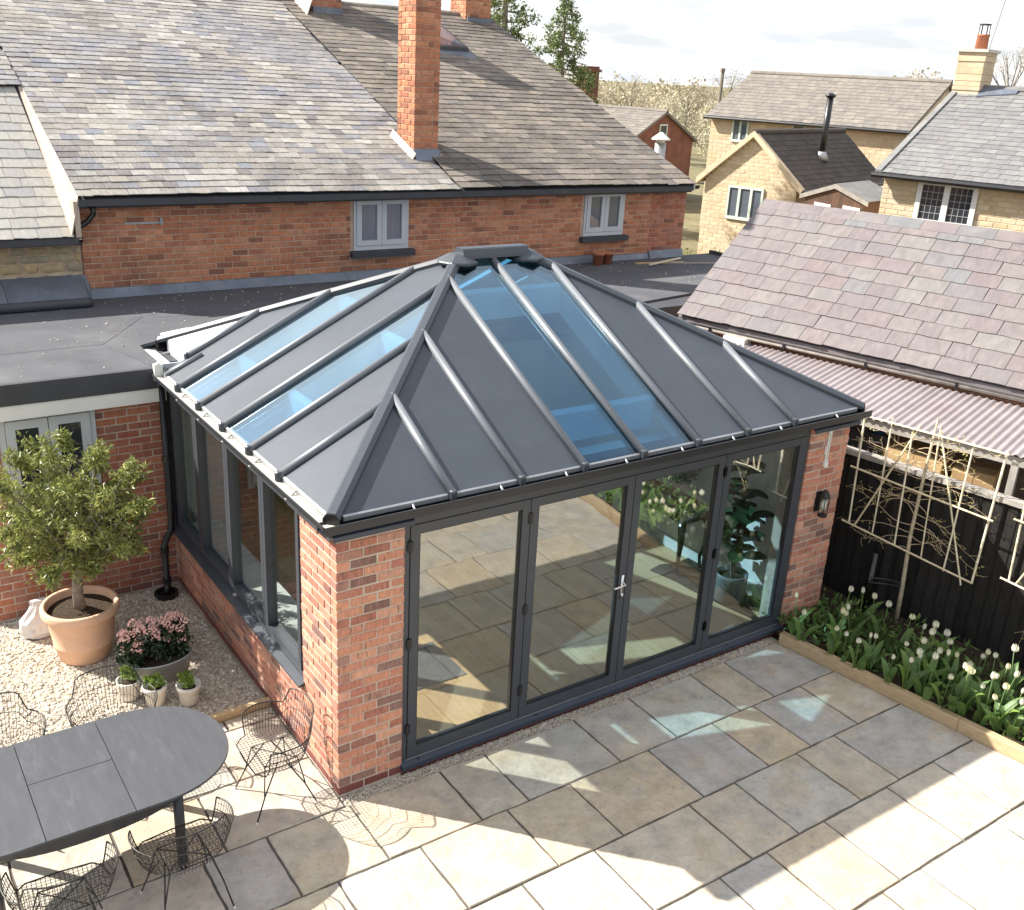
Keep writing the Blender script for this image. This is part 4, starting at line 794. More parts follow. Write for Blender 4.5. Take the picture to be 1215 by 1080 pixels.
while X < 10.05:
    m_ = MB(); c = (X, RY, rz_(RY) - 0.05); pr = [(RY + 0.15 * math.cos(a), c[2] + 0.12 * math.sin(a)) for a in [math.pi * i / 8 for i in range(9)]]
    m_.prism([(X, y_, z_) for y_, z_ in pr], (min(0.44, 10.12 - X), 0, 0)); m_.build('ridge_tile', 'slate_brown', roof); X += 0.446
vg = MB(); vg.prism([(10.125, 7.12, rz_(7.12) - 0.10), (10.125, RY, rz_(RY) - 0.10), (10.125, RY, rz_(RY) + 0.012), (10.125, 7.12, rz_(7.12) + 0.012)], (0.03, 0, 0)); vg.build('verge', 'mortar_white', house)
# chimneys
def chimney(x0, x1, y0, y1, z0, z1, m, mo, lim, seed):
    a = MB(); a.box(x0 + 0.008, y0 + 0.008, z0, x1 - 0.008, y1 - 0.008, z1); ch = a.build('chimney', mo, house); n = int((z1 - z0) / 0.0795)
    brick_wall(ch, (x0, y0, 0), (1, 0, 0), (0, -1, 0), x1 - x0, z0, n, 0.0795, m, st=(0, 0.1125), en=(0.1025, 0), limit=lim, seed=seed)
    brick_wall(ch, (x0, y1, 0), (0, -1, 0), (-1, 0, 0), y1 - y0, z0, n, 0.0795, m, st=(0, 0), en=(0.1025, 0), limit=lim, seed=seed + 1)
    brick_wall(ch, (x1, y0, 0), (0, 1, 0), (1, 0, 0), y1 - y0, z0, n, 0.0795, m, st=(0, 0.1125), limit=0, seed=seed + 2)
    brick_wall(ch, (x1, y1, 0), (-1, 0, 0), (0, 1, 0), x1 - x0, z0, n, 0.0795, m, st=(0.11, 0), limit=0, seed=seed + 3)
    return ch
c1 = chimney(5.075, 5.50, 8.06, 8.60, 3.95, 7.55, 'brick_old', 'mortar_old', 42, 41)
c_ = MB(); c_.box(5.02, 8.0, 7.551, 5.555, 8.66, 7.63); c_.build('chimney_cap', 'mortar_old', c1)
c_ = MB(); c_.prism([(5.06, 7.93, rz_(7.93) + 0.02), (5.52, 7.93, rz_(7.93) + 0.02), (5.51, 8.045, rz_(8.04) + 0.13), (5.065, 8.045, rz_(8.04) + 0.13)], (0, 0.004, -0.02)); c_.box(5.065, 8.047, rz_(8.04) - 0.05, 5.51, 8.058, rz_(8.04) + 0.14); c_.build('lead_flashing', 'lead', c1)
c_ = MB(); c_.prism([(5.00, 7.98, rz_(7.98) + 0.012), (5.066, 7.98, rz_(7.98) + 0.10), (5.066, 8.72, rz_(8.72) + 0.10), (5.01, 8.72, rz_(8.72) + 0.012)], (0, 0, -0.03)); c_.build('mortar_fillet', 'mortar_white', c1)
c_ = MB(); c_.prism([(5.504, 7.98, rz_(7.98) + 0.10), (5.60, 7.98, rz_(7.98) + 0.025), (5.60, 8.72, rz_(8.72) + 0.025), (5.504, 8.72, rz_(8.72) + 0.10)], (0, 0, -0.03)); c_.build('mortar_fillet', 'mortar_old', c1)
c2 = chimney(5.78, 6.40, 13.35, 14.20, 6.0, 8.3, 'brick_annex', 'mortar_old', 10, 51)
c_ = MB(); c_.prism([(5.60, 13.2, rz_(13.2) + 0.012), (5.775, 13.2, rz_(13.2) + 0.45), (5.775, 14.0, rz_(13.9) + 0.5), (5.62, 14.0, rz_(13.9) + 0.012)], (0, 0, -0.05)); c_.build('mortar_fillet', 'mortar_white', c2)
c_ = MB(); c_.box(5.79, 13.30, rz_(13.3) - 0.02, 6.39, 13.345, rz_(13.3) + 0.16); c_.build('lead_flashing', 'lead', c2)
c3 = chimney(9.36, 9.98, 13.62, 14.25, 6.2, 7.7, 'brick_old', 'mortar_old', 10, 61)
c_ = MB(); c_.box(9.38, 13.56, rz_(13.5) - 0.02, 9.97, 13.615, rz_(13.5) + 0.14); c_.build('lead_flashing', 'lead', c3)
rl = MB(); sx = [(7.78, 11.95), (8.42, 11.95), (8.42, 12.95), (7.78, 12.95)]
rl.prism([(a, b, rz_(b) + 0.13) for a, b in sx], (0, 0, -0.12)); ro = rl.build('rooflight', 'dark_metal', roof)
rl = MB(); rl.prism([(7.84, 12.02, rz_(12.02) + 0.135), (8.36, 12.02, rz_(12.02) + 0.135), (8.36, 12.88, rz_(12.88) + 0.135), (7.84, 12.88, rz_(12.88) + 0.135)], (0, 0, -0.004)); rl.build('pane', 'pane_sky', ro)
rl = MB(); rl.prism([(7.7, 11.72, rz_(11.72) + 0.05), (8.5, 11.72, rz_(11.72) + 0.05), (8.44, 11.945, rz_(11.945) + 0.06), (7.76, 11.945, rz_(11.945) + 0.06)], (0, 0, -0.02)); rl.build('lead_apron', 'lead', ro)

# stone wing at the left
mat('mortar_pink', (0.46, 0.37, 0.30), 0.9, var=0.2, vscale=5, blot=[((0.60, 0.53, 0.46), 4, 0.5, 0.7, 0.6), ((0.40, 0.22, 0.14), 5, 0.6, 0.72, 0.6)])
wing = thing('stone_wing', 'low stone walled wing with pale slate roof at the left edge', 'house wing', (-2.0, 9.0, 0))
LZ = 3.34; LSP = (rz_(9.98) - LZ) / (9.98 - 7.22)
def lz_(y): return LZ + LSP * (y - 7.22)
S_L = Vector((0, 1, LSP)).normalized()
m_ = MB(); m_.box(-5.0, 7.43, -0.05, 0.025, 7.8, 3.28); sw = m_.build('wall', 'mortar_old', wing)
q = random.Random(9); z = 2.60
while z < 3.20:
    h = q.uniform(0.085, 0.14); x = -2.2 + q.uniform(0, 0.2)
    while x < 0.0:
        w = q.uniform(0.16, 0.40); w = min(w, 0.02 - x)
        if w < 0.06: break
        m_ = MB(); k = 10; ring = []
        for i in range(k):
            a = 2 * math.pi * i / k; ca, sa = math.cos(a), math.sin(a); e = 0.38
            ring.append((math.copysign(abs(ca) ** e, ca) * (w / 2 - 0.002) * q.uniform(.93, 1.05), math.copysign(abs(sa) ** e, sa) * (h / 2 - 0.001) * q.uniform(.9, 1.06)))
        m_.add([(a * .80, -0.018 + q.uniform(-.008, .008), b * .76) for a, b in ring] + [(a, 0.012, b) for a, b in ring], [tuple(range(k))] + [(k + i, k + (i + 1) % k, (i + 1) % k, i) for i in range(k)])
        put('stone', m_.mesh('stone', 'stone_wall', True), sw, Matrix.Translation((x + w / 2, 7.428, z + h / 2))); x += w
    z += h
m_ = MB(); m_.prism([(-5.0, 7.14, lz_(7.14) - 0.02), (-0.05, 7.14, lz_(7.14) - 0.02), (-0.05, 10.05, lz_(10.05) - 0.02), (-5.0, 10.05, lz_(10.05) - 0.02)], (0, 0, -0.08)); wr = m_.build('roof', 'felt_edge', wing)
slates(wr, (-2.2, 7.13, lz_(7.13)), (1, 0, 0), S_L, 2.10, 16, 0.20, 0.24, 0.36, 'slate_pale', limit=170, seed=71)
A_ = [(-0.13, 7.14, lz_(7.14) + 0.014), (-0.015, 7.14, rz_(7.14) + 0.015), (-0.015, 9.95, rz_(9.95) + 0.02), (-0.06, 9.95, lz_(9.95) + 0.016)]
m_ = MB(); m_.prism(A_, (0.0, 0, -0.06)); m_.build('mortar_fillet', 'mortar_pink', wing)
m_ = MB(); m_.box(-0.075, 7.15, lz_(7.15) - 0.05, -0.012, 7.399, rz_(7.14) - 0.05); m_.build('verge_end', 'mortar_pink', wing)
m_ = MB(); m_.prism([(-5.0, y_ - 0.02, z_ - 0.455) for y_, z_ in prof], (5.0, 0, 0)); m_.build('gutter', 'black_plastic', wing)
m_ = MB(); m_.box(-5.0, 7.30, 3.16, 0.02, 7.429, 3.27); m_.build('fascia_board', 'black_plastic', wing)
for i in range(4):
    a = -3.66 + i * 0.91; m_ = MB(); m_.prism([(a, 6.98, 2.535), (a, 7.40, 2.535), (a, 7.427, 2.64), (a, 7.427, 2.78), (a, 7.405, 2.775)], (0.905, 0, 0)); m_.build('lead_flashing', 'lead', wing)
m_ = MB(); m_.prism([(-0.018, 6.99, ZF + 0.002), (0.078, 7.33, ZF + 0.002), (0.10, 7.396, 2.59), (0.03, 7.396, 2.77), (-0.018, 7.39, 2.775)], (-0.02, 0.003, 0)); m_.build('lead_corner', 'lead', wing)

# ================================================================== OUTBUILDING + LEAN-TO ON THE RIGHT
ob = thing('outbuilding', 'long outbuilding with purple slate roof right of the garden room', 'outbuilding', (8.6, 2.0, 0))
E0 = Vector((7.0, 3.96, 2.43)); OL = 7.0; OH = 1.40; OW = 2.06
Su = (V2 * OW + Vector((0, 0, OH))).normalized(); SLen = math.hypot(OW, OH)
m_ = MB(); a = E0 + V2 * 0.16; a.z = -0.05; m_.obox(a, U2 * OL, V2 * (2 * OW - 0.3), Vector((0, 0, 2.44)))
gA = E0 + V2 * 0.16 + U2 * 0.06; m_.prism([gA, gA + V2 * (2 * OW - 0.3), gA + V2 * (OW - 0.15) + Vector((0, 0, OH - 0.1))], U2 * 0.2); ow = m_.build('wall', 'mortar_old', ob)
brick_wall(ow, (E0 + V2 * 0.152).xy.to_3d(), U2, -V2, OL, 1.9, 6, 0.0795, 'brick_old', limit=100, seed=81)
D0 = E0 - Vector((0, 0, 0.03)); m_ = MB(); m_.prism([D0, D0 + U2 * OL, D0 + U2 * OL + Su * SLen, D0 + Su * SLen], (0, 0, -0.06))
Sb = Vector((V2.x * OW, V2.y * OW, -OH)); top = D0 + Su * SLen + V2 * 0.01; m_.prism([top, top + U2 * OL, top + U2 * OL + Sb, top + Sb], (0, 0, -0.06)); orf = m_.build('roof', 'slate_purple', ob)
slates(orf, E0 - Su * 0.03, U2, Su, OL - 0.5, 10, 0.247, 0.26, 0.50, 'slate_purple', limit=300, th=0.012, seed=82, rag=0.007, sag=0.012)
t = 0.0
while t < OL - 0.4:
    c = E0 + Su * (SLen + 0.01) + U2 * t; m_ = MB()
    for s_ in (-1, 1):
        dn = (V2 * s_ * OW + Vector((0, 0, -OH))).normalized(); up = Vector((0, 0, 0.035))
        m_.prism([c + up, c + up + U2 * 0.47, c + up + U2 * 0.47 + dn * 0.20, c + up + dn * 0.20], (0, 0, -0.018))
    m_.build('ridge_tile', 'slate_purple', orf); t += 0.475
m_ = MB(); p = E0 + V2 * 0.06 + Vector((0, 0, -0.12)); m_.tube([p - U2 * 0.2, p + U2 * (OL - 0.4)], 0.045, 10); g_o = m_.build('gutter', 'weathered_wood', ob, True)
for i in range(6):
    pp = p + U2 * (0.5 + i * 1.1); m_ = MB(); m_.obox(pp - U2 * 0.012 + V2 * -0.055 + Vector((0, 0, -0.05)), U2 * 0.03, V2 * 0.11, (0, 0, 0.10)); m_.build('gutter_bracket', 'black_plastic', g_o)
m_ = MB(); m_.obox(E0 + V2 * 0.10 + Vector((0, 0, -0.10)), U2 * OL, V2 * 0.05, (0, 0, 0.085)); m_.build('wall_plate', 'terracotta_red', ob)
m_ = MB(); p = E0 + U2 * 0.75 + V2 * 0.05; p.z = 2.12; m_.obox(p - V2 * 0.09, U2 * 0.32, V2 * 0.18, (0, 0, 0.16)); bmo = tag(m_.build('meter_box', 'white_pot'), 'cream plastic box beside the outbuilding gutter', 'box')

lt = thing('lean_to', 'open lean-to with corrugated sheet roof behind the black fence', 'lean-to', (6.9, 0.0, 0))
LL = Vector((6.5, 0.47, 2.10)); t = -2.6; i = 0
sheet = None
while t < 3.0:
    m_ = MB(); nw = 7; pitch = 0.086; k = nw * 6 + 1; vs = []
    for j in range(k):
        u = j / 6 * pitch; zz = 0.011 * math.sin(2 * math.pi * u / pitch); vs += [(u, -0.04, zz), (u, 1.42, zz + 0.115)]
    m_.add(vs, [(2 * j, 2 * j + 2, 2 * j + 3, 2 * j + 1) for j in range(k - 1)])
    if sheet is None: sheet = m_.mesh('corrugated_sheet', 'corrugated', True)
    o_ = LL + U2 * t + Vector((0, 0, 0.004 * (i % 2)))
    so_ = put('corrugated_sheet', sheet, lt); so_.matrix_basis = frame3(U2, V2, Vector((0, 0, 1)), o_); i += 1; t += nw * pitch - 0.01
m_ = MB(); p = LL - Vector((0, 0, 0.115)); m_.obox(p - U2 * 2.6, U2 * 5.7, V2 * 0.045, (0, 0, 0.095)); m_.build('eaves_rail', 'weathered_wood', lt)
for t in (-2.2, -0.75, 1.62, 2.9):
    p = LL + U2 * t + V2 * 0.0; p.z = -0.05; m_ = MB(); m_.obox(p, U2 * 0.07, V2 * 0.07, (0, 0, 2.07)); m_.build('post', 'weathered_wood', lt)
def crate(p, du, dv, h, rot, m, name, label, cat, flaps=False):
    t_ = thing(name, label, cat, p, rot); m_ = MB(); m_.box(-du / 2, -dv / 2, 0.002, du / 2, dv / 2, h); m_.build('box_body', m, t_)
    m_ = MB(); m_.box(-du / 2 - .004, -0.03, h + .001, du / 2 + .004, 0.03, h + .004); m_.box(-0.002, -dv / 2 - .003, h * 0.3, 0.002, -dv / 2 - .0005, h * .98); m_.build('tape', 'timber_edge', t_)
    return t_
ru = math.atan2(U2.y, U2.x)
bench = thing('work_bench', 'timber bench under the lean-to behind the black fence', 'bench', (7.0, 0.0, 0))
p = LL + U2 * -0.9 + V2 * 0.06; p.z = 1.30; m_ = MB(); m_.obox(p, U2 * 3.6, V2 * 0.75, (0, 0, 0.05)); m_.build('bench_top', 'weathered_wood', bench)
for t in (-0.85, 0.9, 2.55):
    p = LL + U2 * t + V2 * 0.13; p.z = -0.05; m_ = MB(); m_.obox(p, U2 * 0.08, V2 * 0.08, (0, 0, 1.349)); m_.build('leg', 'weathered_wood', bench)
def lp(t, v, z): a = LL + U2 * t + V2 * v; return (a.x, a.y, z)
crate(lp(0.62, 0.33, 1.352), 0.62, 0.42, 0.44, ru, 'cardboard', 'cardboard_box', 'large brown box stored on the bench under the corrugated roof', 'box')
crate(lp(1.22, 0.36, 1.352), 0.42, 0.40, 0.40, ru + 0.15, 'cardboard', 'cardboard_box', 'smaller brown box at the right of the large stored box', 'box')
crate(lp(-0.40, 0.20, 1.352), 0.16, 0.10, 0.45, ru, 'timber_edge', 'timber_block', 'upright orange timber offcut under the lean-to by the brick pier', 'timber')
bd = thing('painted_board', 'dark board with pale hand painted marks leaning under the lean-to', 'board', lp(0.0, 0.24, 1.352), ru)
m_ = MB(); m_.box(-0.28, 0, 0, 0.28, 0.02, 0.50); m_.build('board_panel', 'chalkboard', bd)
st_ = [[(-.24, .38), (-.20, .16), (-.16, .38)], [(-.13, .16), (-.10, .30), (-.07, .16)], [(-.12, .22), (-.08, .22)], [(-.03, .14), (-.03, .40)], [(.08, .30), (.09, .12), (.05, .10), (.03, .13)], [(.14, .30), (.14, .10), (.20, .12), (.20, .19), (.14, .20), (.19, .24), (.18, .30), (.14, .30)], [(.05, .40), (.22, .42)]]
m_ = MB()
for s_ in st_: m_.tube([(a, -0.004, b) for a, b in s_], 0.010, 5)
m_.build('painted_mark', 'chalk', bd)
bt_ = thing('blue_tub', 'small blue plastic tub stored under the lean-to', 'tub', lp(0.05, 0.45, 1.352), 0.0)
m_ = MB(); m_.lathe([(0.09, 0), (0.11, 0.55), (0.125, 0.56), (0.125, 0.60), (0.10, 0.60)], 16); m_.build('tub_body', 'blue_plastic', bt_, True)

# ================================================================== FENCE
fn = thing('garden_fence', 'black boarded fence with pale capping rail behind the tulips', 'fence', (6.4, -1.0, 0))
F0 = Vector((6.3, 0.5, 0)); t = -3.4; bmesh_ = []
for j in range(4):
    m_ = MB(); q = random.Random(j); w = 0.118; m_.box(0, 0, -0.05, w, 0.02, 1.70 + q.uniform(-.01, .01)); m_.box(0.012, -0.006, -0.05, w - 0.012, -0.0005, 1.69); bmesh_.append(m_.mesh('fence_board', 'fence_black'))
i = 0
while t < 8.2:
    o_ = F0 + U2 * 0 + UF * t + VF * (0.004 if i % 2 else 0.0)
    put('fence_board', bmesh_[i % 4], fn).matrix_basis = frame3(UF, VF, Vector((0, 0, 1)), o_); t += 0.122; i += 1
for t in (-3.4, -1.2, 1.0, 3.2, 5.4):
    o_ = F0 + UF * t - VF * 0.035 + Vector((0, 0, 1.705)); m_ = MB(); m_.obox(o_, UF * 2.195, VF * 0.11, (0, 0, 0.055)); m_.build('capping_rail', 'weathered_wood', fn)
for t in (-1.3, 0.75, 2.8, 4.9, 7.0):
    o_ = F0 + UF * t - VF * 0.075 + Vector((0, 0, -0.05)); m_ = MB(); m_.obox(o_, UF * 0.09, VF * 0.066, (0, 0, 1.74)); m_.build('fence_post', 'fence_black', fn)

# ================================================================== TRAINED TREES ON BAMBOO FRAMES
T0 = Vector((6.12, 0.25, 0))
def tp(t, z, v=0.0): return T0 + UF * t + VF * v + Vector((0, 0, z))
def bamboo_frame(dt, label):
    fo = thing('bamboo_frame', label, 'plant frame', tp(0.8 + dt, 0.07), None, 'bamboo frames of the trained trees')
    C_ = [((0.11, 2.27), (0.15, 1.02), 0.011), ((0.40, 2.29), (0.42, 0.98), 0.009), ((0.64, 2.26), (0.69, 0.96), 0.010), ((0.90, 2.34), (0.98, 0.93), 0.009), ((1.26, 2.28), (1.24, 0.88), 0.010), ((1.57, 2.28), (1.53, 0.85), 0.013),
          ((0.71, 2.31), (0.22, 1.02), 0.010), ((0.91, 2.30), (1.43, 0.79), 0.010), ((0.04, 2.25), (1.60, 2.27), 0.011), ((0.07, 1.665), (1.60, 1.575), 0.011), ((0.08, 1.035), (1.54, 0.87), 0.011)]
    for i, (a, b, r) in enumerate(C_):
        v = (-0.012, 0.012)[i % 2] if i < 8 else -0.034
        A, B_ = tp(a[0] + dt, a[1], v), tp(b[0] + dt, b[1], v); m_ = MB(); n = 7; pth = []; rr = []
        for k in range(n):
            p = A.lerp(B_, k / (n - 1)); pth += [p - (B_ - A) * 0.004, p, p + (B_ - A) * 0.004]; rr += [r * 0.95, r * 1.15, r * 0.95]
        m_.tube(pth, rr, 7); m_.build('cane', 'bamboo', fo, True)
    return fo
def trained_tree(dt, label, seed):
    q = random.Random(seed); t_ = thing('trained_tree', label, 'tree', tp(0.85 + dt, 0.05), None, 'trained trees along the fence')
    m_ = MB(); m_.tube([tp(0.86 + dt, 0.03, .03), tp(0.85 + dt, 0.5, .03), tp(0.82 + dt, 1.1, .03), tp(0.83 + dt, 1.8, .03), tp(0.85 + dt, 2.42, .03)], [0.026, 0.023, 0.020, 0.016, 0.009], 9); m_.build('trunk', 'bark_young', t_, True)
    tw = MB(); buds = []
    for i in range(30):
        z = 0.95 + 1.30 * (i + q.random()) / 30; side = 1 if i % 2 else -1; Lg = q.uniform(0.30, 0.85); p = Vector((0.84, z, 0)); path = [p.copy()]; a = q.uniform(-.45, .75); n_ = 10
        for k in range(n_):
            a += q.uniform(-.32, .30) - a * .06; p = p + Vector((side * math.cos(a), math.sin(a), q.uniform(-.14, .14))) * (Lg / n_); path.append(p.copy())
            if k > 1 and q.random() < 0.6:
                b = a + q.uniform(0.4, 1.2) * q.choice((-1, 1)); pp = p.copy(); e = [pp.copy()]
                for _ in range(q.choice((2, 3, 4))): pp = pp + Vector((side * math.cos(b), math.sin(b), q.uniform(-.5, .5))) * q.uniform(0.02, 0.05); b += q.uniform(-.4, .4); e.append(pp.copy()); buds.append(pp.copy())
                tw.tube([tp(c.x + dt, c.y, .02 + c.z) for c in e], [0.0022 - 0.0003 * _k for _k in range(len(e))], 4)
        buds += path[5::2]
        tw.tube([tp(c.x + dt, c.y, .02 + c.z) for c in path], [0.0042 - 0.00028 * k for k in range(n_ + 1)], 5)
    stuff(tw.build('twigs', 'twig', t_))
    pts = [tp(c.x + dt, c.y, .02 + c.z) for c in buds if q.random() < .7]
    stuff(put('buds', leaf_mesh('buds', [tuple(p) for p in pts], 0.024, 'bud', seed, aspect=0.5), t_))
    return t_
bamboo_frame(0.0, 'bamboo cane frame in front of the black fence, nearest the brick pier')
trained_tree(0.0, 'young tree with bare budding twigs on the frame nearest the pier', 3)
bamboo_frame(1.72, 'bamboo cane frame cut off by the right edge of the picture')
trained_tree(1.72, 'young budding tree on the frame at the right edge of the picture', 8)
m_ = MB(); m_.tube([tp(0.50, 0.02, -0.02), tp(0.52, 0.80, -0.02)], 0.042, 12); sp_ = m_.build('tree_stake', 'bark_young', None, True); sp_.data.materials[0] = MATS['black_wood']; tag(sp_, 'short dark round stake standing among the tulips', 'stake')
m_ = MB(); m_.tube([tp(0.53, 0.52, -0.06), tp(0.70, 0.545, 0.0), tp(0.845, 0.56, 0.0)], 0.006, 5); m_.tube([tp(0.53, 0.46, -0.06), tp(0.70, 0.49, 0.0), tp(0.845, 0.52, 0.0)], 0.006, 5); tag(m_.build('tree_tie', 'dark_metal'), 'dark strap tying the young trunk to its stake', 'strap')

# ================================================================== TULIPS
def tulip_proto(seed):
    q = random.Random(seed); H = q.uniform(0.36, 0.46)
    st = MB(); b = (q.uniform(-.03, .03), q.uniform(-.03, .03)); st.tube([(0, 0, 0), (b[0] * .5, b[1] * .5, H * .5), (b[0], b[1], H)], [0.005, 0.0045, 0.004], 6)
    fl = MB(); R0, h = 0.024, 0.064
    for k in range(6):
        a0 = k * math.pi / 3 + (0 if k % 2 else 0.1); rr = R0 * (1.0 if k % 2 else 0.92); rows = []
        for t, wd, ra in ((0, .25, .3), (.25, .75, .95), (.55, .85, 1.0), (.8, .6, .82), (1.0, .08, .62)):
            for s in (-1, 0, 1):
                a = a0 + s * wd * 0.62; r_ = rr * ra * (1.04 if s == 0 else 1.0); rows.append((b[0] + r_ * math.cos(a), b[1] + r_ * math.sin(a), H + t * h))
        fl.add(rows, [(i * 3 + j, i * 3 + j + 1, i * 3 + j + 4, i * 3 + j + 3) for i in range(4) for j in range(2)], q.random() * .2)
    lv = []
    for k in range(q.choice((2, 3, 3, 4))):
        m_ = MB(); a = q.uniform(0, 6.28); Lg = q.uniform(0.24, 0.36); w = q.uniform(0.028, 0.045); lean = q.uniform(0.25, 0.75); d = Vector((math.cos(a), math.sin(a), 0)); n = Vector((-d.y, d.x, 0)); rows = []
        for i in range(7):
            t = i / 6; out_ = lean * Lg * (t ** 1.6); z = Lg * math.sin(min(1.5, t * (1.75 - lean * .6))) * 0.92; ww = w * (math.sin(math.pi * min(1, t * .88 + .10)) ** .8) * (1 if i < 6 else .1); c = d * (out_ + .006) + Vector((0, 0, z))
            rows += [c + n * ww - d * 0 + Vector((0, 0, ww * .35)), c, c - n * ww + Vector((0, 0, ww * .35))]
        m_.add(rows, [(i * 3 + j, i * 3 + j + 1, i * 3 + j + 4, i * 3 + j + 3) for i in range(6) for j in range(2)], q.random()); lv.append(m_.mesh('leaf', 'tulip_leaf', True))
    return st.mesh('stem', 'tulip_leaf', True), fl.mesh('flower', 'tulip_petal', True), lv, (b[0], b[1], H)
PRO = [tulip_proto(i) for i in range(7)]
TUL = [(5.09, -0.22), (5.03, -0.35), (5.58, -0.43), (5.3, -0.54), (5.07, -0.69), (5.10, -0.83), (5.22, -0.71), (5.36, -0.74), (5.10, -0.98), (5.14, -1.07), (5.26, -1.05), (5.16, -1.31), (5.73, -0.67), (5.76, -0.78), (5.76, -0.52), (5.22, -1.45), (5.45, -1.33), (5.32, -1.42), (5.52, -1.39), (5.65, -1.29), (5.79, -1.33), (5.73, -1.38), (5.78, -1.17), (5.74, -1.07), (5.51, -1.51), (5.27, -1.59), (5.24, -1.67), (5.27, -1.83), (5.30, -1.93), (5.88, -1.42), (5.77, -1.54), (5.7, -1.66), (5.92, -1.7), (5.65, -1.8), (5.92, -1.8), (5.91, -1.93), (5.94, -2.01), (5.42, -1.91), (5.63, -2.02), (5.7, -2.12), (5.39, -2.09), (5.36, -2.20), (5.46, -2.26), (5.69, -2.28), (5.94, -2.15), (5.40, -2.33), (5.42, -2.42), (5.48, -2.6), (5.51, -1.68), (5.35, -2.01)]
q = random.Random(12)
for _ in range(20):
    y = q.uniform(-4.2, -2.45); TUL.append((bed_x(y) + q.uniform(0.2, 0.95), y))
for i, (x, y) in enumerate(TUL):
    st, fl, lv, hd = PRO[i % 7]; s = q.uniform(0.86, 1.22)
    near = y < -2.2
    e_ = x - bed_x(y); row = 'beside the timber edging' if e_ < 0.42 else ('against the black fence' if e_ > 0.75 else 'in the middle of the bed'); at_ = 'near the brick pier' if y > -1.0 else ('below the first bamboo frame' if y > -1.8 else ('by the right picture edge' if y > -2.75 else 'beyond the right picture edge'))
    t_ = thing('tulip', 'cream tulip %s, %s' % (row, at_), 'tulip', (x - hd[0] * s, y - hd[1] * s, 0.05), q.uniform(0, 0.4), 'cream tulips ' + at_ + ' ' + row); t_.scale = (s, s, s * q.uniform(.85, 1.12)); t_.rotation_euler.x = q.gauss(0, .10); t_.rotation_euler.y = q.gauss(0, .10)
    put('stem', st, t_); f_ = put('flower', fl, t_); f_.location = (0, 0, 0)
    k_ = q.choice((.72, .85, 1.0, 1.0, 1.12, 1.22)); f_.scale = (k_, k_, 1.0)
    for l_ in lv: put('leaf', l_, t_)
pts = []; dirs = []
for _ in range(950):
    y = q.uniform(-5.0, 0.15); x = bed_x(y) + 0.16 + abs(q.gauss(0.30, 0.42))
    if x > 6.22 + (0.5 - y) * .168 or q.random() < 0.25: continue
    for k in range(5): pts.append((x + q.uniform(-.07, .07), y + q.uniform(-.07, .07), 0.055 + q.uniform(0, 0.14))); dirs.append((q.uniform(-.7, .7), q.uniform(-.7, .7), 0.9))
o = put('ground_cover', leaf_mesh('ground_cover', pts, 0.085, 'tulip_leaf', 5, aspect=0.38, dirs=dirs)); stuff(tag(o, 'low green leaves covering the soil between the tulips', 'ground cover'))

# ================================================================== LEFT GARDEN: POTS AND OLIVE TREE
PX, PY = -1.20, 3.10
tpot = thing('terracotta_pot', 'large pale terracotta pot standing on the gravel under the olive tree', 'plant pot', (PX, PY, -0.02))
m_ = MB(); m_.lathe([(0.215, 0), (0.23, 0.015), (0.265, 0.16), (0.272, 0.165), (0.272, 0.185), (0.27, 0.19), (0.305, 0.44), (0.315, 0.46), (0.345, 0.475), (0.352, 0.50), (0.352, 0.545), (0.34, 0.565), (0.315, 0.565), (0.30, 0.54), (0.295, 0.49)], 48, (PX, PY, -0.012)); m_.build('pot_body', 'terracotta', tpot, True)
m_ = MB(); m_.lathe([(0.30, 0.0), (0.298, 0.02), (0.12, 0.035), (0.02, 0.04)], 28, (PX, PY, 0.46)); m_.build('potting_soil', 'soil', tpot)
ot = thing('olive_tree', 'bushy olive tree with a short trunk in the large terracotta pot', 'tree', (PX, PY, 0.48))
q = random.Random(14); m_ = MB(); base = Vector((PX, PY, 0.46)); cen = Vector((-1.18, 3.02, 1.50))
m_.tube([base, base + Vector((-.01, .0, .18)), base + Vector((.0, -.01, .36)), base + Vector((.02, -.02, .60))], [0.058, 0.048, 0.046, 0.034], 10); m_.build('trunk', 'trunk', ot, True)
bm_ = MB(); cl = []
for i in range(34):
    a = i * 2.399; el = math.asin(-0.82 + 1.8 * (i + .5) / 34); r = q.uniform(0.40, 0.62); tgt = cen + Vector((math.cos(a) * math.cos(el) * r * 1.0, math.sin(a) * math.cos(el) * r * 0.92, math.sin(el) * r * 1.02))
    s_ = base + Vector((.01, -.01, q.uniform(.30, .60))); mid = s_.lerp(tgt, .5) + Vector((q.uniform(-.06, .06), q.uniform(-.06, .06), .08)); bm_.tube([s_, s_.lerp(mid, .5) + Vector((0, 0, .02)), mid, mid.lerp(tgt, .5), tgt], [0.017, 0.013, 0.010, 0.007, 0.004], 6)
    for k in range(9):
        p = mid.lerp(tgt, q.uniform(0.0, 1.12)) + Vector((q.gauss(0, .085), q.gauss(0, .085), q.gauss(0, .08))); cl.append(tuple(p))
        if q.random() < 0.5: bm_.tube([mid.lerp(tgt, .6), p], [0.004, 0.002], 4)
    for k in range(3):   # outer shoots
        d = (tgt - cen).normalized(); e = tgt + d * q.uniform(.04, .24) + Vector((q.uniform(-.05, .05), q.uniform(-.05, .05), q.uniform(0, .07))); bm_.tube([tgt, e], [0.004, 0.0018], 4); cl += [tuple(tgt.lerp(e, t)) for t in (.35, .7, 1.0)]
stuff(bm_.build('branches', 'trunk', ot))
pts = clumps(cl, 26, 0.066, 6); stuff(put('crown', leaf_mesh('crown', pts, 0.062, 'olive_leaf', 7, aspect=0.34), ot))
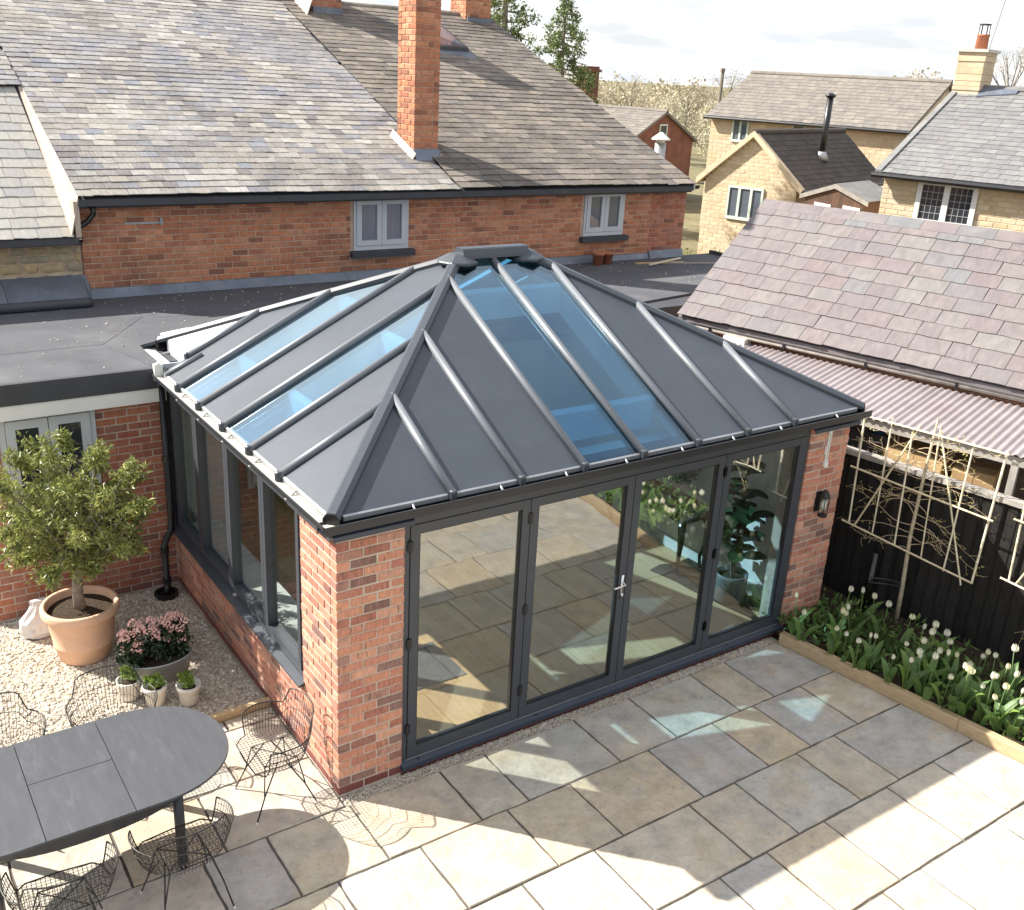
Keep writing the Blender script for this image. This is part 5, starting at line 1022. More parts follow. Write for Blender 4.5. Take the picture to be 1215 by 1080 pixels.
bg_ = thing('plastic_bag', 'white printed plastic bag slumped behind the terracotta pot', 'bag', (-1.50, 3.68, 0.0))
m_ = MB(); rows = []; q = random.Random(2)
for j, (z, rx, ry) in enumerate(((0, .15, .11), (.06, .19, .14), (.16, .18, .13), (.25, .14, .10), (.32, .10, .06), (.37, .11, .03))):
    for k in range(18): a = 2 * math.pi * k / 18; f = q.uniform(.86, 1.12); rows.append((-1.50 + rx * f * math.cos(a) + z * .15, 3.68 + ry * f * math.sin(a), z))
m_.add(rows, [(j * 18 + k, j * 18 + (k + 1) % 18, (j + 1) * 18 + (k + 1) % 18, (j + 1) * 18 + k) for j in range(5) for k in range(18)] + [tuple(range(90, 108))]); m_.build('bag_body', 'bag_plastic', bg_, False)

BX, BY = -0.70, 2.36
zp = thing('zinc_planter', 'oval zinc planter of pink flowers standing on the gravel', 'planter', (BX, BY, -0.01))
m_ = MB(); m_.lathe([(0.20, 0), (0.215, 0.01), (0.285, 0.21), (0.298, 0.215), (0.298, 0.23), (0.28, 0.23), (0.272, 0.19)], 40, (BX, BY, -0.012), ax=1.0, ay=0.62); m_.build('planter_body', 'zinc', zp, True)
m_ = MB(); m_.lathe([(0.272, 0), (0.26, 0.012), (0.05, 0.02)], 30, (BX, BY, 0.175), ax=1.0, ay=0.62); m_.build('potting_soil', 'soil', zp)
sk_ = thing('skimmia', 'pink flowered evergreen shrub growing in the oval zinc planter', 'shrub', (BX, BY, 0.19)); q = random.Random(4)
cs = []; heads = []
for i in range(44):
    x, y = BX - 0.02 + q.uniform(-.30, .28), BY + 0.03 + q.uniform(-.10, .16); h = q.uniform(.16, .36) - abs(x - BX) * .22; heads.append((x, y, 0.20 + h)); cs += [(x, y, 0.20 + h - .06), (x + q.uniform(-.03, .03), y, 0.20 + h * .5)]
put('foliage', leaf_mesh('foliage', clumps(cs, 26, 0.055, 3), 0.062, 'dark_leaf', 4, aspect=.45), sk_)['kind'] = 'stuff'
for (x, y, z) in heads:
    m_ = MB()
    for k in range(26):
        a, b = q.uniform(0, 6.28), q.uniform(-.2, 1); r_ = .040; c = Vector((x + r_ * math.cos(a) * math.sqrt(1 - b * b * .9), y + r_ * math.sin(a) * math.sqrt(1 - b * b * .9), z + .03 + b * r_ * 1.1)); s_ = q.uniform(.007, .013)
        m_.add([c + Vector(v) * s_ for v in ((1, 0, 0), (-1, 0, 0), (0, 1, 0), (0, -1, 0), (0, 0, 1), (0, 0, -1))], [(0, 2, 4), (2, 1, 4), (1, 3, 4), (3, 0, 4), (2, 0, 5), (1, 2, 5), (3, 1, 5), (0, 3, 5)], q.random())
    m_.build('flower_head', 'pink_flower', sk_)
for i, (x, y, lb) in enumerate(((-1.03, 2.17, 'leftmost'), (-0.86, 1.97, 'middle'), (-0.60, 1.84, 'rightmost'))):
    t_ = thing('white_pot', 'small white flower pot on gravel, %s of the three by the zinc planter' % lb, 'plant pot', (x, y, -0.01), 0.3 * i - 0.5, 'three small white pots')
    m_ = MB(); m_.lathe([(0.072, 0), (0.078, 0.008), (0.098, 0.15), (0.106, 0.152), (0.108, 0.19), (0.098, 0.192), (0.092, 0.16)], 28); m_.build('pot_body', 'white_pot', t_, True)
    m_ = MB(); m_.lathe([(0.092, 0.0), (0.02, 0.012)], 20, (0, 0, 0.155)); m_.build('potting_soil', 'soil', t_)
    m_ = MB(); rg = [(0.0905 * math.sin(0.30 * math.cos(a)), -0.0905 * math.cos(0.30 * math.cos(a)) , 0.09 + 0.027 * math.sin(a)) for a in [2 * math.pi * k / 20 for k in range(20)]]
    m_.tube([(a * (1 + 0.14 * (c - 0.09) / 0.06 * .6), b * (1 + 0.14 * (c - 0.09) / 0.06 * .6), c) for a, b, c in rg], 0.0012, 4, closed=True); m_.build('stamped_ring', 'pot_mark', t_)
    t2 = thing('young_plant', 'bright green leafy plant in the %s white pot' % lb, 'plant', (x, y, 0.16), 0.4 * i, 'green plants in the white pots')
    q = random.Random(i); cs = [(q.uniform(-.065, .065), q.uniform(-.055, .055), q.uniform(0.01, .10)) for _ in range(16)]
    dd = [(q.uniform(-.4, .4), q.uniform(-.4, .4), 1) for _ in range(2000)]; pp = clumps(cs, 34, .026, i); put('foliage', leaf_mesh('foliage', pp, 0.034, 'bright_leaf', i, aspect=.4, dirs=dd[:len(pp)]), t2)['kind'] = 'stuff'

# ================================================================== TABLE AND CHAIRS
tb = thing('dining_table', 'long grey stone topped garden table with rounded ends', 'table', (-1.85, 0.29, 0))
XC, YC, HL, HW = -1.855, 0.29, 1.06, 0.57
def end_y(x):   # half width of the top at x (super-ellipse ends)
    e = abs(x - XC); a0 = 0.42
    if e <= a0: return HW
    t = min(1.0, (e - a0) / (HL - a0)); return HW * max(0.0, 1 - t ** 2.3) ** (1 / 2.1)
def top_piece(x0, x1, y0=None, y1=None):
    n = 40; xs = [x0 + (x1 - x0) * (0.5 - 0.5 * math.cos(math.pi * i / n)) for i in range(n + 1)]
    lo = [(x, (YC - end_y(x)) if y0 is None else y0) for x in xs]; hi = [(x, (YC + end_y(x)) if y1 is None else y1) for x in reversed(xs)]
    pg = []
    for p in lo + hi:
        if not pg or (abs(p[0] - pg[-1][0]) + abs(p[1] - pg[-1][1])) > 1e-4: pg.append(p)
    if abs(pg[0][0] - pg[-1][0]) + abs(pg[0][1] - pg[-1][1]) < 1e-4: pg.pop()
    cx = sum(p[0] for p in pg) / len(pg); cy_ = sum(p[1] for p in pg) / len(pg); mb = MB(); n = len(pg)
    o_ = [(x - cx, y - cy_, 0.745) for x, y in pg]; i_ = [((x - cx) * .996, (y - cy_) * .996, 0.75) for x, y in pg]; l_ = [(x - cx, y - cy_, 0.732) for x, y in pg]
    mb.add(i_ + o_ + l_, [tuple(range(n))] + [(n + i, n + (i + 1) % n, (i + 1) % n, i) for i in range(n)] + [(2 * n + i, 2 * n + (i + 1) % n, n + (i + 1) % n, n + i) for i in range(n)] + [tuple(reversed(range(2 * n, 3 * n)))])
    o = mb.build('table_top', 'ceramic_table', tb); o.location = (cx, cy_, 0); return o
top_piece(-1.578, XC + HL); top_piece(-2.132, -1.582, None, 0.338); top_piece(-2.132, -1.582, 0.342, None); top_piece(XC - HL, -2.136)
ap = MB(); n = 60; pg = [(XC + 0.86 * math.copysign(abs(math.cos(a)) ** .9, math.cos(a)), YC + (HW - 0.02) * math.copysign(abs(math.sin(a)) ** .85, math.sin(a))) for a in [2 * math.pi * i / n for i in range(n)]]
ap.prism([(x, y, 0.625) for x, y in pg], (0, 0, 0.106)); ap.build('apron', 'dark_metal', tb)
for (x, y) in ((-1.27, -0.12), (-1.27, 0.70), (-2.44, -0.12), (-2.44, 0.70)):
    m_ = MB(); m_.tube([(x, y, 0.002), (x, y, 0.646)], 0.036, 18); m_.build('leg', 'dark_metal', tb, True)

def chair_proto():
    t_ = thing('wire_chair', 'x', 'chair', (0, 0, 0), 0.0, 'black wire chairs around the garden table')
    A_, B_ = 0.335, 0.30
    def zr_(t):
        a = abs(math.degrees(t)); 
        return 0.80 if a < 40 else (0.80 - (a - 40) / 10 * 0.145 if a < 50 else 0.655 - max(0, a - 95) / 30 * 0.02)
    def pos(t, f):
        r = 0.80 + 0.20 * (f ** 0.6); z = 0.435 + (zr_(t) - 0.435) * f
        return Vector((A_ * r * math.sin(t), -B_ * r * math.cos(t) + (0.02 if f < 1 else 0) * (1 - f), z))
    TM = R(118); nt_ = 46; ts = [-TM + 2 * TM * i / nt_ for i in range(nt_ + 1)]
    bk = MB()
    for t in ts[1:-1]: bk.tube([pos(t, f) for f in (0.0, .08, .22, .5, .8, 1.0)], 0.0021, 4)
    for f in (0.12, 0.30, 0.80): bk.tube([pos(t, f) for t in ts[::2]], 0.0021, 4)
    sa, sb = A_ * .80, B_ * .80
    x = -0.25
    while x < 0.251:
        k = math.sqrt(max(0, 1 - (x / sa) ** 2)); bk.tube([(x, -sb * k + .02, 0.435), (x, 0.0, 0.425), (x, 0.21 + 0.03 * (1 - (x / .27) ** 2), 0.432)], 0.0021, 4); x += 0.0278
    y = -0.19
    while y < 0.235:
        k = sa * math.sqrt(max(0.05, 1 - (max(0, -y + .02) / sb) ** 2)) if y < 0.02 else sa; bk.tube([(-k, y, 0.433), (0, y, 0.425), (k, y, 0.433)], 0.0021, 4); y += 0.0278
    stuff(bk.build('wire_basket', 'wire_black', t_))
    rm = MB(); rm.tube([pos(t, 1.0) for t in ts], 0.0058, 6)
    for s in (-1, 1): rm.tube([pos(s * TM, 1.0), pos(s * TM, .7), pos(s * TM, .35), pos(s * TM, .1), (s * sa, 0.17, 0.434), (s * 0.20, 0.228, 0.434), (0, 0.24, 0.434)], 0.0052, 6)
    rm.tube([pos(t, 0.56) for t in ts], 0.0034, 5); rm.build('rim', 'wire_black', t_, True)
    uf = MB(); uf.tube([(-.14, -.12, .418), (.14, -.12, .418), (.14, .13, .418), (-.14, .13, .418)], 0.0055, 6, closed=True); uf.tube([(-.14, -.12, .416), (.14, .13, .416)], .0045, 5); uf.tube([(.14, -.12, .416), (-.14, .13, .416)], .0045, 5); uf.build('under_frame', 'wire_black', t_, True)
    for sx in (-1, 1):
        for sy in (-1, 1):
            m_ = MB(); m_.tube([(sx * .14, sy * .03, .418), (sx * .20, sy * .16, .20), (sx * .235, sy * .245, .004)], .0058, 7); m_.tube([(sx * .14, sy * .13, .418), (sx * .20, sy * .165, .20)], .0052, 6); m_.build('leg', 'wire_black', t_, True)
            m_ = MB(); m_.lathe([(.010, 0), (.010, .012), (.006, .016)], 8, (sx * .235, sy * .245, 0.001)); m_.build('foot_cap', 'white_pot', t_)
    return t_
CHS = [(-0.42, 0.26, 90, 'black wire chair at the rounded table end beside the brick pier'), (-1.34, -0.44, 3, 'black wire chair on the near side of the table, closest to its leg'), (-2.10, -0.46, -4, 'black wire chair on the near side of the table at the bottom left corner'),
       (-1.38, 1.18, 178, 'black wire chair tucked under the far side of the table by the white pots'), (-2.20, 1.20, 184, 'black wire chair on the far side of the table at the left edge')]
proto = chair_proto()
for i, (x, y, a, lb) in enumerate(CHS):
    c_ = proto if i == 0 else copy_tree(proto); c_.location = (x, y, 0.0); c_.rotation_euler = (0, 0, R(a)); c_['label'] = lb

# ================================================================== WALL FITTINGS ON THE RIGHT PIER
wl = thing('wall_lantern', 'black outdoor lantern mounted on the right brick pier', 'wall lamp', (5.38, -0.05, 1.3))
m_ = MB(); m_.box(5.345, -0.012, 1.36, 5.425, -0.002, 1.58); m_.box(5.372, -0.05, 1.50, 5.398, -0.0125, 1.53); m_.build('back_plate', 'black_plastic', wl)
m_ = MB(); m_.lathe([(0.045, 0.26), (0.052, 0.25), (0.05, 0.235), (0.03, 0.30), (0.01, 0.315)], 12, (5.385, -0.085, 1.31)); m_.lathe([(0.048, 0.0), (0.05, 0.02), (0.04, 0.025)], 12, (5.385, -0.085, 1.33))
for k in range(4): a = math.pi / 4 + k * math.pi / 2; m_.tube([(5.385 + .045 * math.cos(a), -0.085 + .045 * math.sin(a), 1.345), (5.385 + .047 * math.cos(a), -0.085 + .047 * math.sin(a), 1.55)], .005, 5)
m_.build('lantern_cage', 'black_plastic', wl)
m_ = MB(); m_.lathe([(0.038, 0), (0.042, 0.19)], 14, (5.385, -0.085, 1.352)); m_.build('lantern_glass', 'glass_vase', wl, True)
m_ = MB(); m_.lathe([(0.012, 0), (0.028, 0.05), (0.026, 0.10), (0.01, 0.12)], 12, (5.385, -0.085, 1.39)); m_.build('bulb', 'white_paint', wl, True)
th = thing('wall_thermometer', 'narrow white thermometer fixed high on the right brick pier', 'thermometer', (5.40, -0.012, 1.86))
m_ = MB(); m_.box(5.375, -0.016, 1.88, 5.415, -0.003, 2.25); m_.lathe([(0.03, -.006), (0.03, 0.05)], 12, (5.395, -0.010, 1.86)); m_.build('scale_plate', 'white_paint', th)
m_ = MB(); m_.box(5.390, -0.0185, 1.93, 5.398, -0.0163, 2.21); m_.build('glass_tube', 'steel_grey', th)
m_ = MB(); m_.box(5.355, -0.02, 1.99, 5.3745, -0.004, 2.08); m_.build('side_clip', 'white_paint', th)

# ================================================================== VILLAGE BEHIND
FHv, RHv = Vector((0.5793, 0.8151, 0)), Vector((0.8151, -0.5793, 0))
EV = Vector((math.cos(R(-75.4)), math.sin(R(-75.4)), 0)); PV = Vector((-EV.y, EV.x, 0)); UZ = Vector((0, 0, 1))
def site(r, d): return Vector((-2.7655, -6.0007, 0)) + RHv * r + FHv * d
def gable_house(name, label, cat, o, ex, py, Lx, w, ze, zr2, wm, rm, g, wmin, wmax, lim=0, seed=1, stone=None, holes=(), gstone=False, zb_=-0.1):
    """o = front-left eave corner on plan; ex = eave direction; py = inward; ridge at depth w"""
    t_ = thing(name, label, cat, (o + ex * Lx / 2 + py * w)[:]); i = 0.15; c = []
    G = lambda x, y, z: o + ex * x + py * y + UZ * z
    m_ = MB(); m_.prism([G(i, i, zb_), G(Lx - i, i, zb_), G(Lx - i, 2 * w - i, zb_), G(i, 2 * w - i, zb_)], (0, 0, ze - zb_ - 0.02))
    sl_ = (zr2 - ze) / w
    for x in (i, Lx - i - 0.25): m_.prism([G(x, i, ze - 0.03), G(x, 2 * w - i, ze - 0.03), G(x, w, zr2 - 0.10)], ex * 0.25)
    wall = m_.build('wall', wm, t_)
    if stone:
        L_, ch, mm = stone
        brick_wall(wall, G(0.15, 0.142, 0), ex, -py, Lx - 0.3, max(0.2, ze - 2.6), int(2.5 / ch), ch, mm, holes=[(a - .15, b - .15, c_, d) for a, b, c_, d in holes], limit=0, L=L_, seed=seed)
        if gstone: brick_wall(wall, G(0.142, 2 * w - .15, 0), -py, -ex, 2 * w - .3, max(0.2, ze - 2.4), int((ze - max(.2, ze - 2.4)) / ch), ch, mm, limit=0, L=L_, seed=seed + 1)
    S1 = (py * w + UZ * (zr2 - ze)); S2 = (-py * w + UZ * (zr2 - ze)); m_ = MB()
    m_.prism([G(0, -.08, ze - .08 * sl_), G(Lx, -.08, ze - .08 * sl_), G(Lx, w, zr2), G(0, w, zr2)], (0, 0, -0.10)); m_.prism([G(0, w, zr2), G(Lx, w, zr2), G(Lx, 2 * w + .08, ze - .08 * sl_), G(0, 2 * w + .08, ze - .08 * sl_)], (0, 0, -0.10))
    rf = m_.build('roof', rm, t_); sln = math.hypot(w, zr2 - ze) + .1
    slates(rf, G(0, -.09, ze - .09 * sl_ + .004), ex, S1, Lx, int(sln / g), g, wmin, wmax, rm, limit=lim, th=0.012, seed=seed)
    slates(rf, G(Lx, 2 * w + .09, ze - .09 * sl_ + .004), -ex, S2, Lx, int(sln / g), g, wmin, wmax, rm, limit=0, th=0.012, seed=seed + 5)
    m_ = MB(); m_.tube([G(0, w, zr2 + .0), G(Lx, w, zr2 + .0)], 0.10, 8); m_.build('ridge', rm, rf)
    m_ = MB(); m_.tube([G(-.05, -.14, ze - .10), G(Lx + .05, -.14, ze - .10)], 0.06, 8); m_.build('gutter', 'black_plastic', t_)
    return t_, G, wall, rf
def far_window(t_, G3, x0, x1, z0, z1, n, fm, pm='pane_dark', grid=0):
    """G3(x, depth, z) on a wall plane, depth > 0 towards the viewer"""
    c_k = 0.11 if grid else 0.07; ux = (G3(1, 0, 0) - G3(0, 0, 0)); un = (G3(0, 1, 0) - G3(0, 0, 0)); m_ = MB(); c = c_k
    def bx(a, b, z_a, z_b, d0, d1): m_.obox(G3(a, d0, z_a), ux * (b - a), UZ * (z_b - z_a), un * (d1 - d0))
    bx(x0, x0 + c, z0, z1, 0, .05); bx(x1 - c, x1, z0, z1, 0, .05); bx(x0 + c + .001, x1 - c - .001, z1 - c, z1, 0, .05); bx(x0 + c + .001, x1 - c - .001, z0, z0 + c * 1.3, 0, .06)
    for k in range(1, n): xm = x0 + (x1 - x0) * k / n; bx(xm - c * .6, xm + c * .6, z0 + c * 1.3 + .001, z1 - c - .001, 0, .05)
    fo = m_.build('window', fm, t_)
    for k in range(n):
        a = x0 + (x1 - x0) * k / n + c * (1 if k == 0 else .6); b = x0 + (x1 - x0) * (k + 1) / n - c * (1 if k == n - 1 else .6)
        m_ = MB(); bx(a, b, z0 + c * 1.3, z1 - c, .004, .014); m_.build('pane', pm, fo)
        if grid:
            m_ = MB()
            for j in range(1, grid): xx = a + (b - a) * j / grid; bx(xx - .006, xx + .006, z0 + c * 1.3, z1 - c, .0142, .022)
            for j in range(1, grid + 1): zz = z0 + c * 1.3 + (z1 - z0 - 2.3 * c) * j / (grid + 1); bx(a, b, zz - .006, zz + .006, .0142, .023)
            m_.build('leading', 'lead_line', fo)
    return fo

# stone house at the right edge
oC = site(7.96, 24.0)
hC, G, wall, rf = gable_house('stone_house', 'honey stone house with grey slate roof and chimney at right edge', 'house', oC, EV, PV, 9.0, 4.2, 3.76, 5.62, 'stone_honey', 'slate_grey_far', 0.22, 0.25, 0.42, lim=120, seed=101, stone=(0.30, 0.11, 'stone_honey'), holes=[(0.93, 2.29, 2.6, 3.7)])
far_window(hC, lambda x, d, z: G(x, 0.14 - d, z), 0.95, 2.27, 2.66, 3.66, 2, 'white_paint', 'pane_dark', 4)
m_ = MB(); m_.obox(G(0.9, 0.16, 2.63), EV * 1.42, -PV * .12, UZ * .08); m_.build('window_sill', 'white_paint', hC)
m_ = MB(); m_.prism([G(-.01, -.09, 3.70), G(-.01, 4.2, 5.60), G(-.01, 4.2, 5.68), G(-.01, -.09, 3.78)], EV * .14); m_.build('verge', 'slate_grey_far', hC)
q = random.Random(3); ch = MB(); cz = 5.2; c0 = G(0.02, 3.85, 0)
chp = MB(); chp.prism([c0, c0 + EV * .62, c0 + EV * .62 + PV * .82, c0 + PV * .82], (0, 0, 6.45)); cho = chp.build('chimney', 'stone_honey', hC)
while cz < 6.42:
    h = q.uniform(.10, .16); m_ = MB(); e = q.uniform(.0, .025); a = c0 + UZ * cz - (EV + PV) * e; m_.prism([a, a + EV * (.62 + 2 * e), a + EV * (.62 + 2 * e) + PV * (.82 + 2 * e), a + PV * (.82 + 2 * e)], (0, 0, h - .012)); m_.build('stone_course', 'stone_honey', cho); cz += h
m_ = MB(); a = c0 + UZ * 6.45 - (EV + PV) * .07; m_.prism([a, a + EV * .76, a + EV * .76 + PV * .96, a + PV * .96], (0, 0, .07)); m_.build('chimney_cap', 'mortar_white', cho)
cc = c0 + EV * .32 + PV * .5; m_ = MB(); m_.lathe([(.15, 0), (.14, .3), (.155, .31), (.155, .35), (.12, .35)], 14, (cc.x, cc.y, 6.52)); m_.build('chimney_pot', 'terracotta_red', cho, True)
m_ = MB()
for k in range(6): a = k * math.pi / 3; m_.tube([(cc.x + .12 * math.cos(a), cc.y + .12 * math.sin(a), 6.87), (cc.x + .12 * math.cos(a), cc.y + .12 * math.sin(a), 7.08)], .012, 4)
m_.lathe([(.14, 0), (.14, .03)], 12, (cc.x, cc.y, 7.08)); m_.build('cowl', 'dark_metal', cho)
cd_ = c0 + EV * .55 + PV * .1; m_ = MB(); m_.tube([(cd_.x, cd_.y, 5.9), (cd_.x + .12, cd_.y - .1, 7.0), (cd_.x + .28, cd_.y - .2, 8.4)], .014, 5); tag(m_.build('aerial_mast', 'steel_grey'), 'thin leaning aerial mast on the stone chimney', 'aerial')
m_ = MB(); m_.prism([G(0.66, 3.70, 5.42), G(1.5, 3.95, 5.53), G(1.5, 4.16, 5.63), G(0.66, 4.16, 5.66)], (0, 0, .03)); m_.build('lead_flashing', 'lead', hC)

# gabled stone cottage with dark tiled roof
oB = site(6.75, 32.0); hB = 1.72
o_ = oB + EV * hB       # front-right corner: eave runs along PV, inward is -EV
hBt, G, wall, rf = gable_house('stone_cottage', 'small honey stone cottage with pale gable and dark tiled roof', 'cottage', o_, PV, -EV, 6.4, hB, 2.61, 4.08, 'stone_honey', 'tile_dark', 0.20, 0.28, 0.34, lim=0, seed=111)
GW = lambda x, d, z: oB + EV * x + PV * (0.145 - d) + UZ * z
brick_wall(wall, (GW(-hB + .15, 0, 0)), EV, -PV, 2 * hB - .3, 0.2, 20, 0.12, 'stone_honey', holes=[(hB - .15 - .74, hB - .15 + .55, 1.42, 2.5)], limit=0, L=0.33, seed=4)
z = 2.6
while z < 3.9:
    hw_ = (4.08 - z - .12) / (4.08 - 2.61) * hB - .1
    if hw_ > .12: brick_wall(wall, GW(-hw_, 0, 0), EV, -PV, 2 * hw_, z, 1, 0.12, 'stone_honey', limit=0, L=0.33, seed=int(z * 100))
    z += 0.12
far_window(hBt, GW, -0.71, 0.52, 1.45, 2.47, 3, 'frame_green', 'pane_sky')
for s_ in (-1, 1):
    m_ = MB(); m_.prism([GW(s_ * hB * 1.06, .17, 2.40), GW(s_ * hB * 1.06, .17, 2.60), GW(0, .17, 4.13), GW(0, .17, 3.95)], PV * .17); m_.build('verge', 'stone_honey', hBt)
fl = thing('stove_flue', 'tall black stove flue rising from the dark tiled cottage roof', 'flue', (G(3.0, .85, 3.2))[:])
a = G(3.0, .85, 3.1); m_ = MB(); m_.tube([a, a + UZ * 2.05], .10, 12); m_.lathe([(.10, 0), (.17, .06), (.17, .09), (.04, .16)], 12, (a.x, a.y, a.z + 2.05)); m_.build('flue_pipe', 'black_plastic', fl, True)
m_ = MB(); m_.lathe([(.26, 0), (.14, .22), (.12, .26)], 12, (a.x, a.y, a.z + .18)); m_.build('flue_flashing', 'steel_grey', fl, True)

# long stone house behind the cottage
oA = site(6.91, 42.0)
hA, G, wall, rf = gable_house('stone_house', 'long two storey stone house with brown slate roof behind the cottage', 'house', oA, EV, PV, 8.1, 3.15, 4.24, 5.86, 'stone_honey', 'slate_far', 0.25, 0.3, 0.45, lim=0, seed=121, stone=(0.4, 0.14, 'stone_honey'), holes=[(1.1, 1.85, 3.3, 4.2), (3.6, 4.2, 3.8, 4.2)])
far_window(hA, lambda x, d, z: G(x, .14 - d, z), 1.12, 1.83, 3.30, 4.14, 2, 'frame_green', 'pane_sky'); far_window(hA, lambda x, d, z: G(x, .14 - d, z), 3.62, 4.18, 3.84, 4.14, 1, 'frame_green', 'pane_dark')
# garden shed
oD = site(7.97 * 29 / 27, 29.0); zD = 2.93; eD = 2.56; hD = .98
sh = thing('garden_shed', 'brown timber shed with pale bargeboards beside the cottage', 'shed', oD[:])
GW = lambda x, d, z: oD + EV * x + PV * (-d) + UZ * z
for k in range(17):
    x = -.86 + k * .102; m_ = MB(); zt_ = zD - .06 - abs(x + .05) / hD * (zD - eD); m_.prism([GW(x, 0, -.1), GW(x + .10, 0, -.1), GW(x + .10, 0, zt_), GW(x, 0, zt_)], PV * .03); m_.build('board', 'shed_wood', sh)
m_ = MB(); m_.prism([GW(-.86, -.031, -.1), GW(.87, -.031, -.1), GW(.87, -.031, eD - .02), GW(-.86, -.031, eD - .02)], PV * 2.1); m_.build('side_wall', 'shed_wood', sh)
for s_ in (-1, 1):
    m_ = MB(); m_.prism([GW(s_ * (hD + .03), .05, eD - .09), GW(s_ * (hD + .03), .05, eD + .03), GW(0, .05, zD + .04), GW(0, .05, zD - .08)], PV * .03); m_.build('bargeboard', 'weathered_wood', sh)
    m_ = MB(); m_.prism([GW(s_ * (hD + .02), .04, eD + .02), GW(0, .04, zD + .03), GW(0, .04, zD + .05), GW(s_ * (hD + .02), .04, eD + .04)], PV * 2.3); m_.build('roof_sheet', 'slate_grey_far', sh)
for x in (-.55, .3):
    m_ = MB(); m_.prism([GW(x, .01, eD - .22), GW(x + .5, .01, eD - .25), GW(x + .5, .01, eD - .16), GW(x, .01, eD - .13)], PV * -.02); m_.build('door_strap', 'white_paint', sh)
# distant brick barn
oE = site(6.38, 50.0)
hE, G, wall, rf = gable_house('brick_barn', 'red brick barn with plain gable and one small window far off', 'barn', oE - PV * 2.9 - EV * 7.0, EV, PV, 7.0, 2.9, 2.72, 4.02, 'brick_far', 'slate_far', 0.25, .3, .45, seed=131)
far_window(hE, lambda x, d, z: oE + PV * x + EV * (d - .145) + UZ * z, -.36, .30, 2.85, 3.45, 1, 'frame_green', 'pane_dark')
oE2 = site(2.6, 46.0)
hE2, G, wall, rf = gable_house('brick_cottage', 'small brick cottage end showing beyond the slate roof verge', 'cottage', oE2 - EV * 5, EV, PV, 5.0, 1.5, 2.6, 3.5, 'brick_far', 'slate_far', 0.25, .3, .45, seed=133)
cE = site(3.15, 62.0); m_ = MB(); m_.box(cE.x - .45, cE.y - .45, 0, cE.x + .45, cE.y + .45, 5.9); m_.box(cE.x - .55, cE.y - .55, 5.6, cE.x + .55, cE.y + .55, 5.75); tag(m_.build('brick_chimney', 'brick_far'), 'distant square brick chimney behind the slim conifer', 'chimney')
pF = site(3.78, 30.5); fp = thing('metal_flue', 'pale metal flue with conical cap beyond the slate roof', 'flue', (pF.x, pF.y, 0))
m_ = MB(); m_.tube([(pF.x, pF.y, 0), (pF.x, pF.y, 3.72)], .16, 14); m_.build('flue_pipe', 'steel_grey', fp, True)
m_ = MB(); m_.lathe([(.27, 0), (.27, .03), (.05, .20), (.01, .21)], 14, (pF.x, pF.y, 3.80)); m_.lathe([(.12, -.10), (.12, .0)], 10, (pF.x, pF.y, 3.80)); m_.build('flue_cap', 'white_paint', fp)
pP = site(10.46, 60.0); m_ = MB(); m_.tube([(pP.x, pP.y, -.1), (pP.x + .03, pP.y, 6.1)], [.13, .09], 8); m_.box(pP.x - .12, pP.y - .05, 5.95, pP.x + .15, pP.y + .05, 6.15); tag(m_.build('utility_pole', 'trunk'), 'wooden utility pole standing behind the long stone house', 'pole')

# ------------------------------------------------------------------ trees
def broad_tree(name, p, H, Wd, m, label, seed, n=26, per=60, leaf=0.25, cr=0.9, base=0.3, group=None, twigs=True):
    q = random.Random(seed); t_ = thing(name, label, 'tree', (p.x, p.y, -.1), None, group); P0 = Vector((p.x, p.y, -.1)); tr = MB()
    tr.tube([P0, P0 + UZ * H * .3, P0 + UZ * H * .62], [H * .025, H * .018, H * .008], 7); cl = []
    for i in range(n):
        a = i * 2.4; f = (i + .5) / n; z = H * (base + (1 - base) * f); rr = Wd * math.sqrt(max(.05, 1 - (2 * f - .85) ** 2 * .8)) * q.uniform(.35, 1.0); c = P0 + Vector((math.cos(a) * rr, math.sin(a) * rr, z + q.uniform(-.3, .3))); cl.append(tuple(c)); s_ = P0 + UZ * (H * .25 + z * .35); tr.tube([s_, s_.lerp(c, .5) + UZ * .2, c], [H * .008, H * .005, H * .002], 5)
        if twigs:
            for k in range(5): tr.tube([s_.lerp(c, q.uniform(.5, 1)), c + Vector((q.uniform(-1, 1), q.uniform(-1, 1), q.uniform(-.3, 1))) * cr * .9], [H * .003, H * .001], 4)
    tr.build('trunk', 'trunk', t_); pts = clumps(cl, per, cr, seed); stuff(put('crown', leaf_mesh('crown', pts, leaf, m, seed, aspect=.7), t_)); return t_
def conifer(p, H, Wd, label, seed, z0=.25, dens=1.0, name='conifer'):
    q = random.Random(seed); t_ = thing(name, label, 'tree', (p.x, p.y, -.1)); P0 = Vector((p.x, p.y, -.1)); tr = MB(); tr.tube([P0, P0 + UZ * H * .5, P0 + UZ * H], [H * .022, H * .013, H * .003], 7); cl = []
    nb = int(60 * dens)
    for i in range(nb):
        f = (i + q.random()) / nb; z = H * (z0 + (1 - z0) * f); Lb = Wd * (1 - f) ** .75 * q.uniform(.55, 1.1) + .12; a = i * 2.4 + q.uniform(-.3, .3); s_ = P0 + UZ * z; e = s_ + Vector((math.cos(a) * Lb, math.sin(a) * Lb, -Lb * .25 + q.uniform(-.1, .25))); tr.tube([s_, e], [.03, .01], 4)
        for k in range(max(2, int(Lb * 5))): cl.append(tuple(s_.lerp(e, q.uniform(.3, 1.05)) + Vector((0, 0, q.uniform(-.05, .12)))))
    tr.build('trunk', 'trunk', t_); stuff(put('crown', leaf_mesh('crown', clumps(cl, 34, .20, seed), .13, 'conifer', seed, aspect=.4), t_))
conifer(site(1.05, 40.0), 8.0, 2.3, 'slim light green conifer rising beyond the house roof verge', 5, z0=.40, dens=1.25)
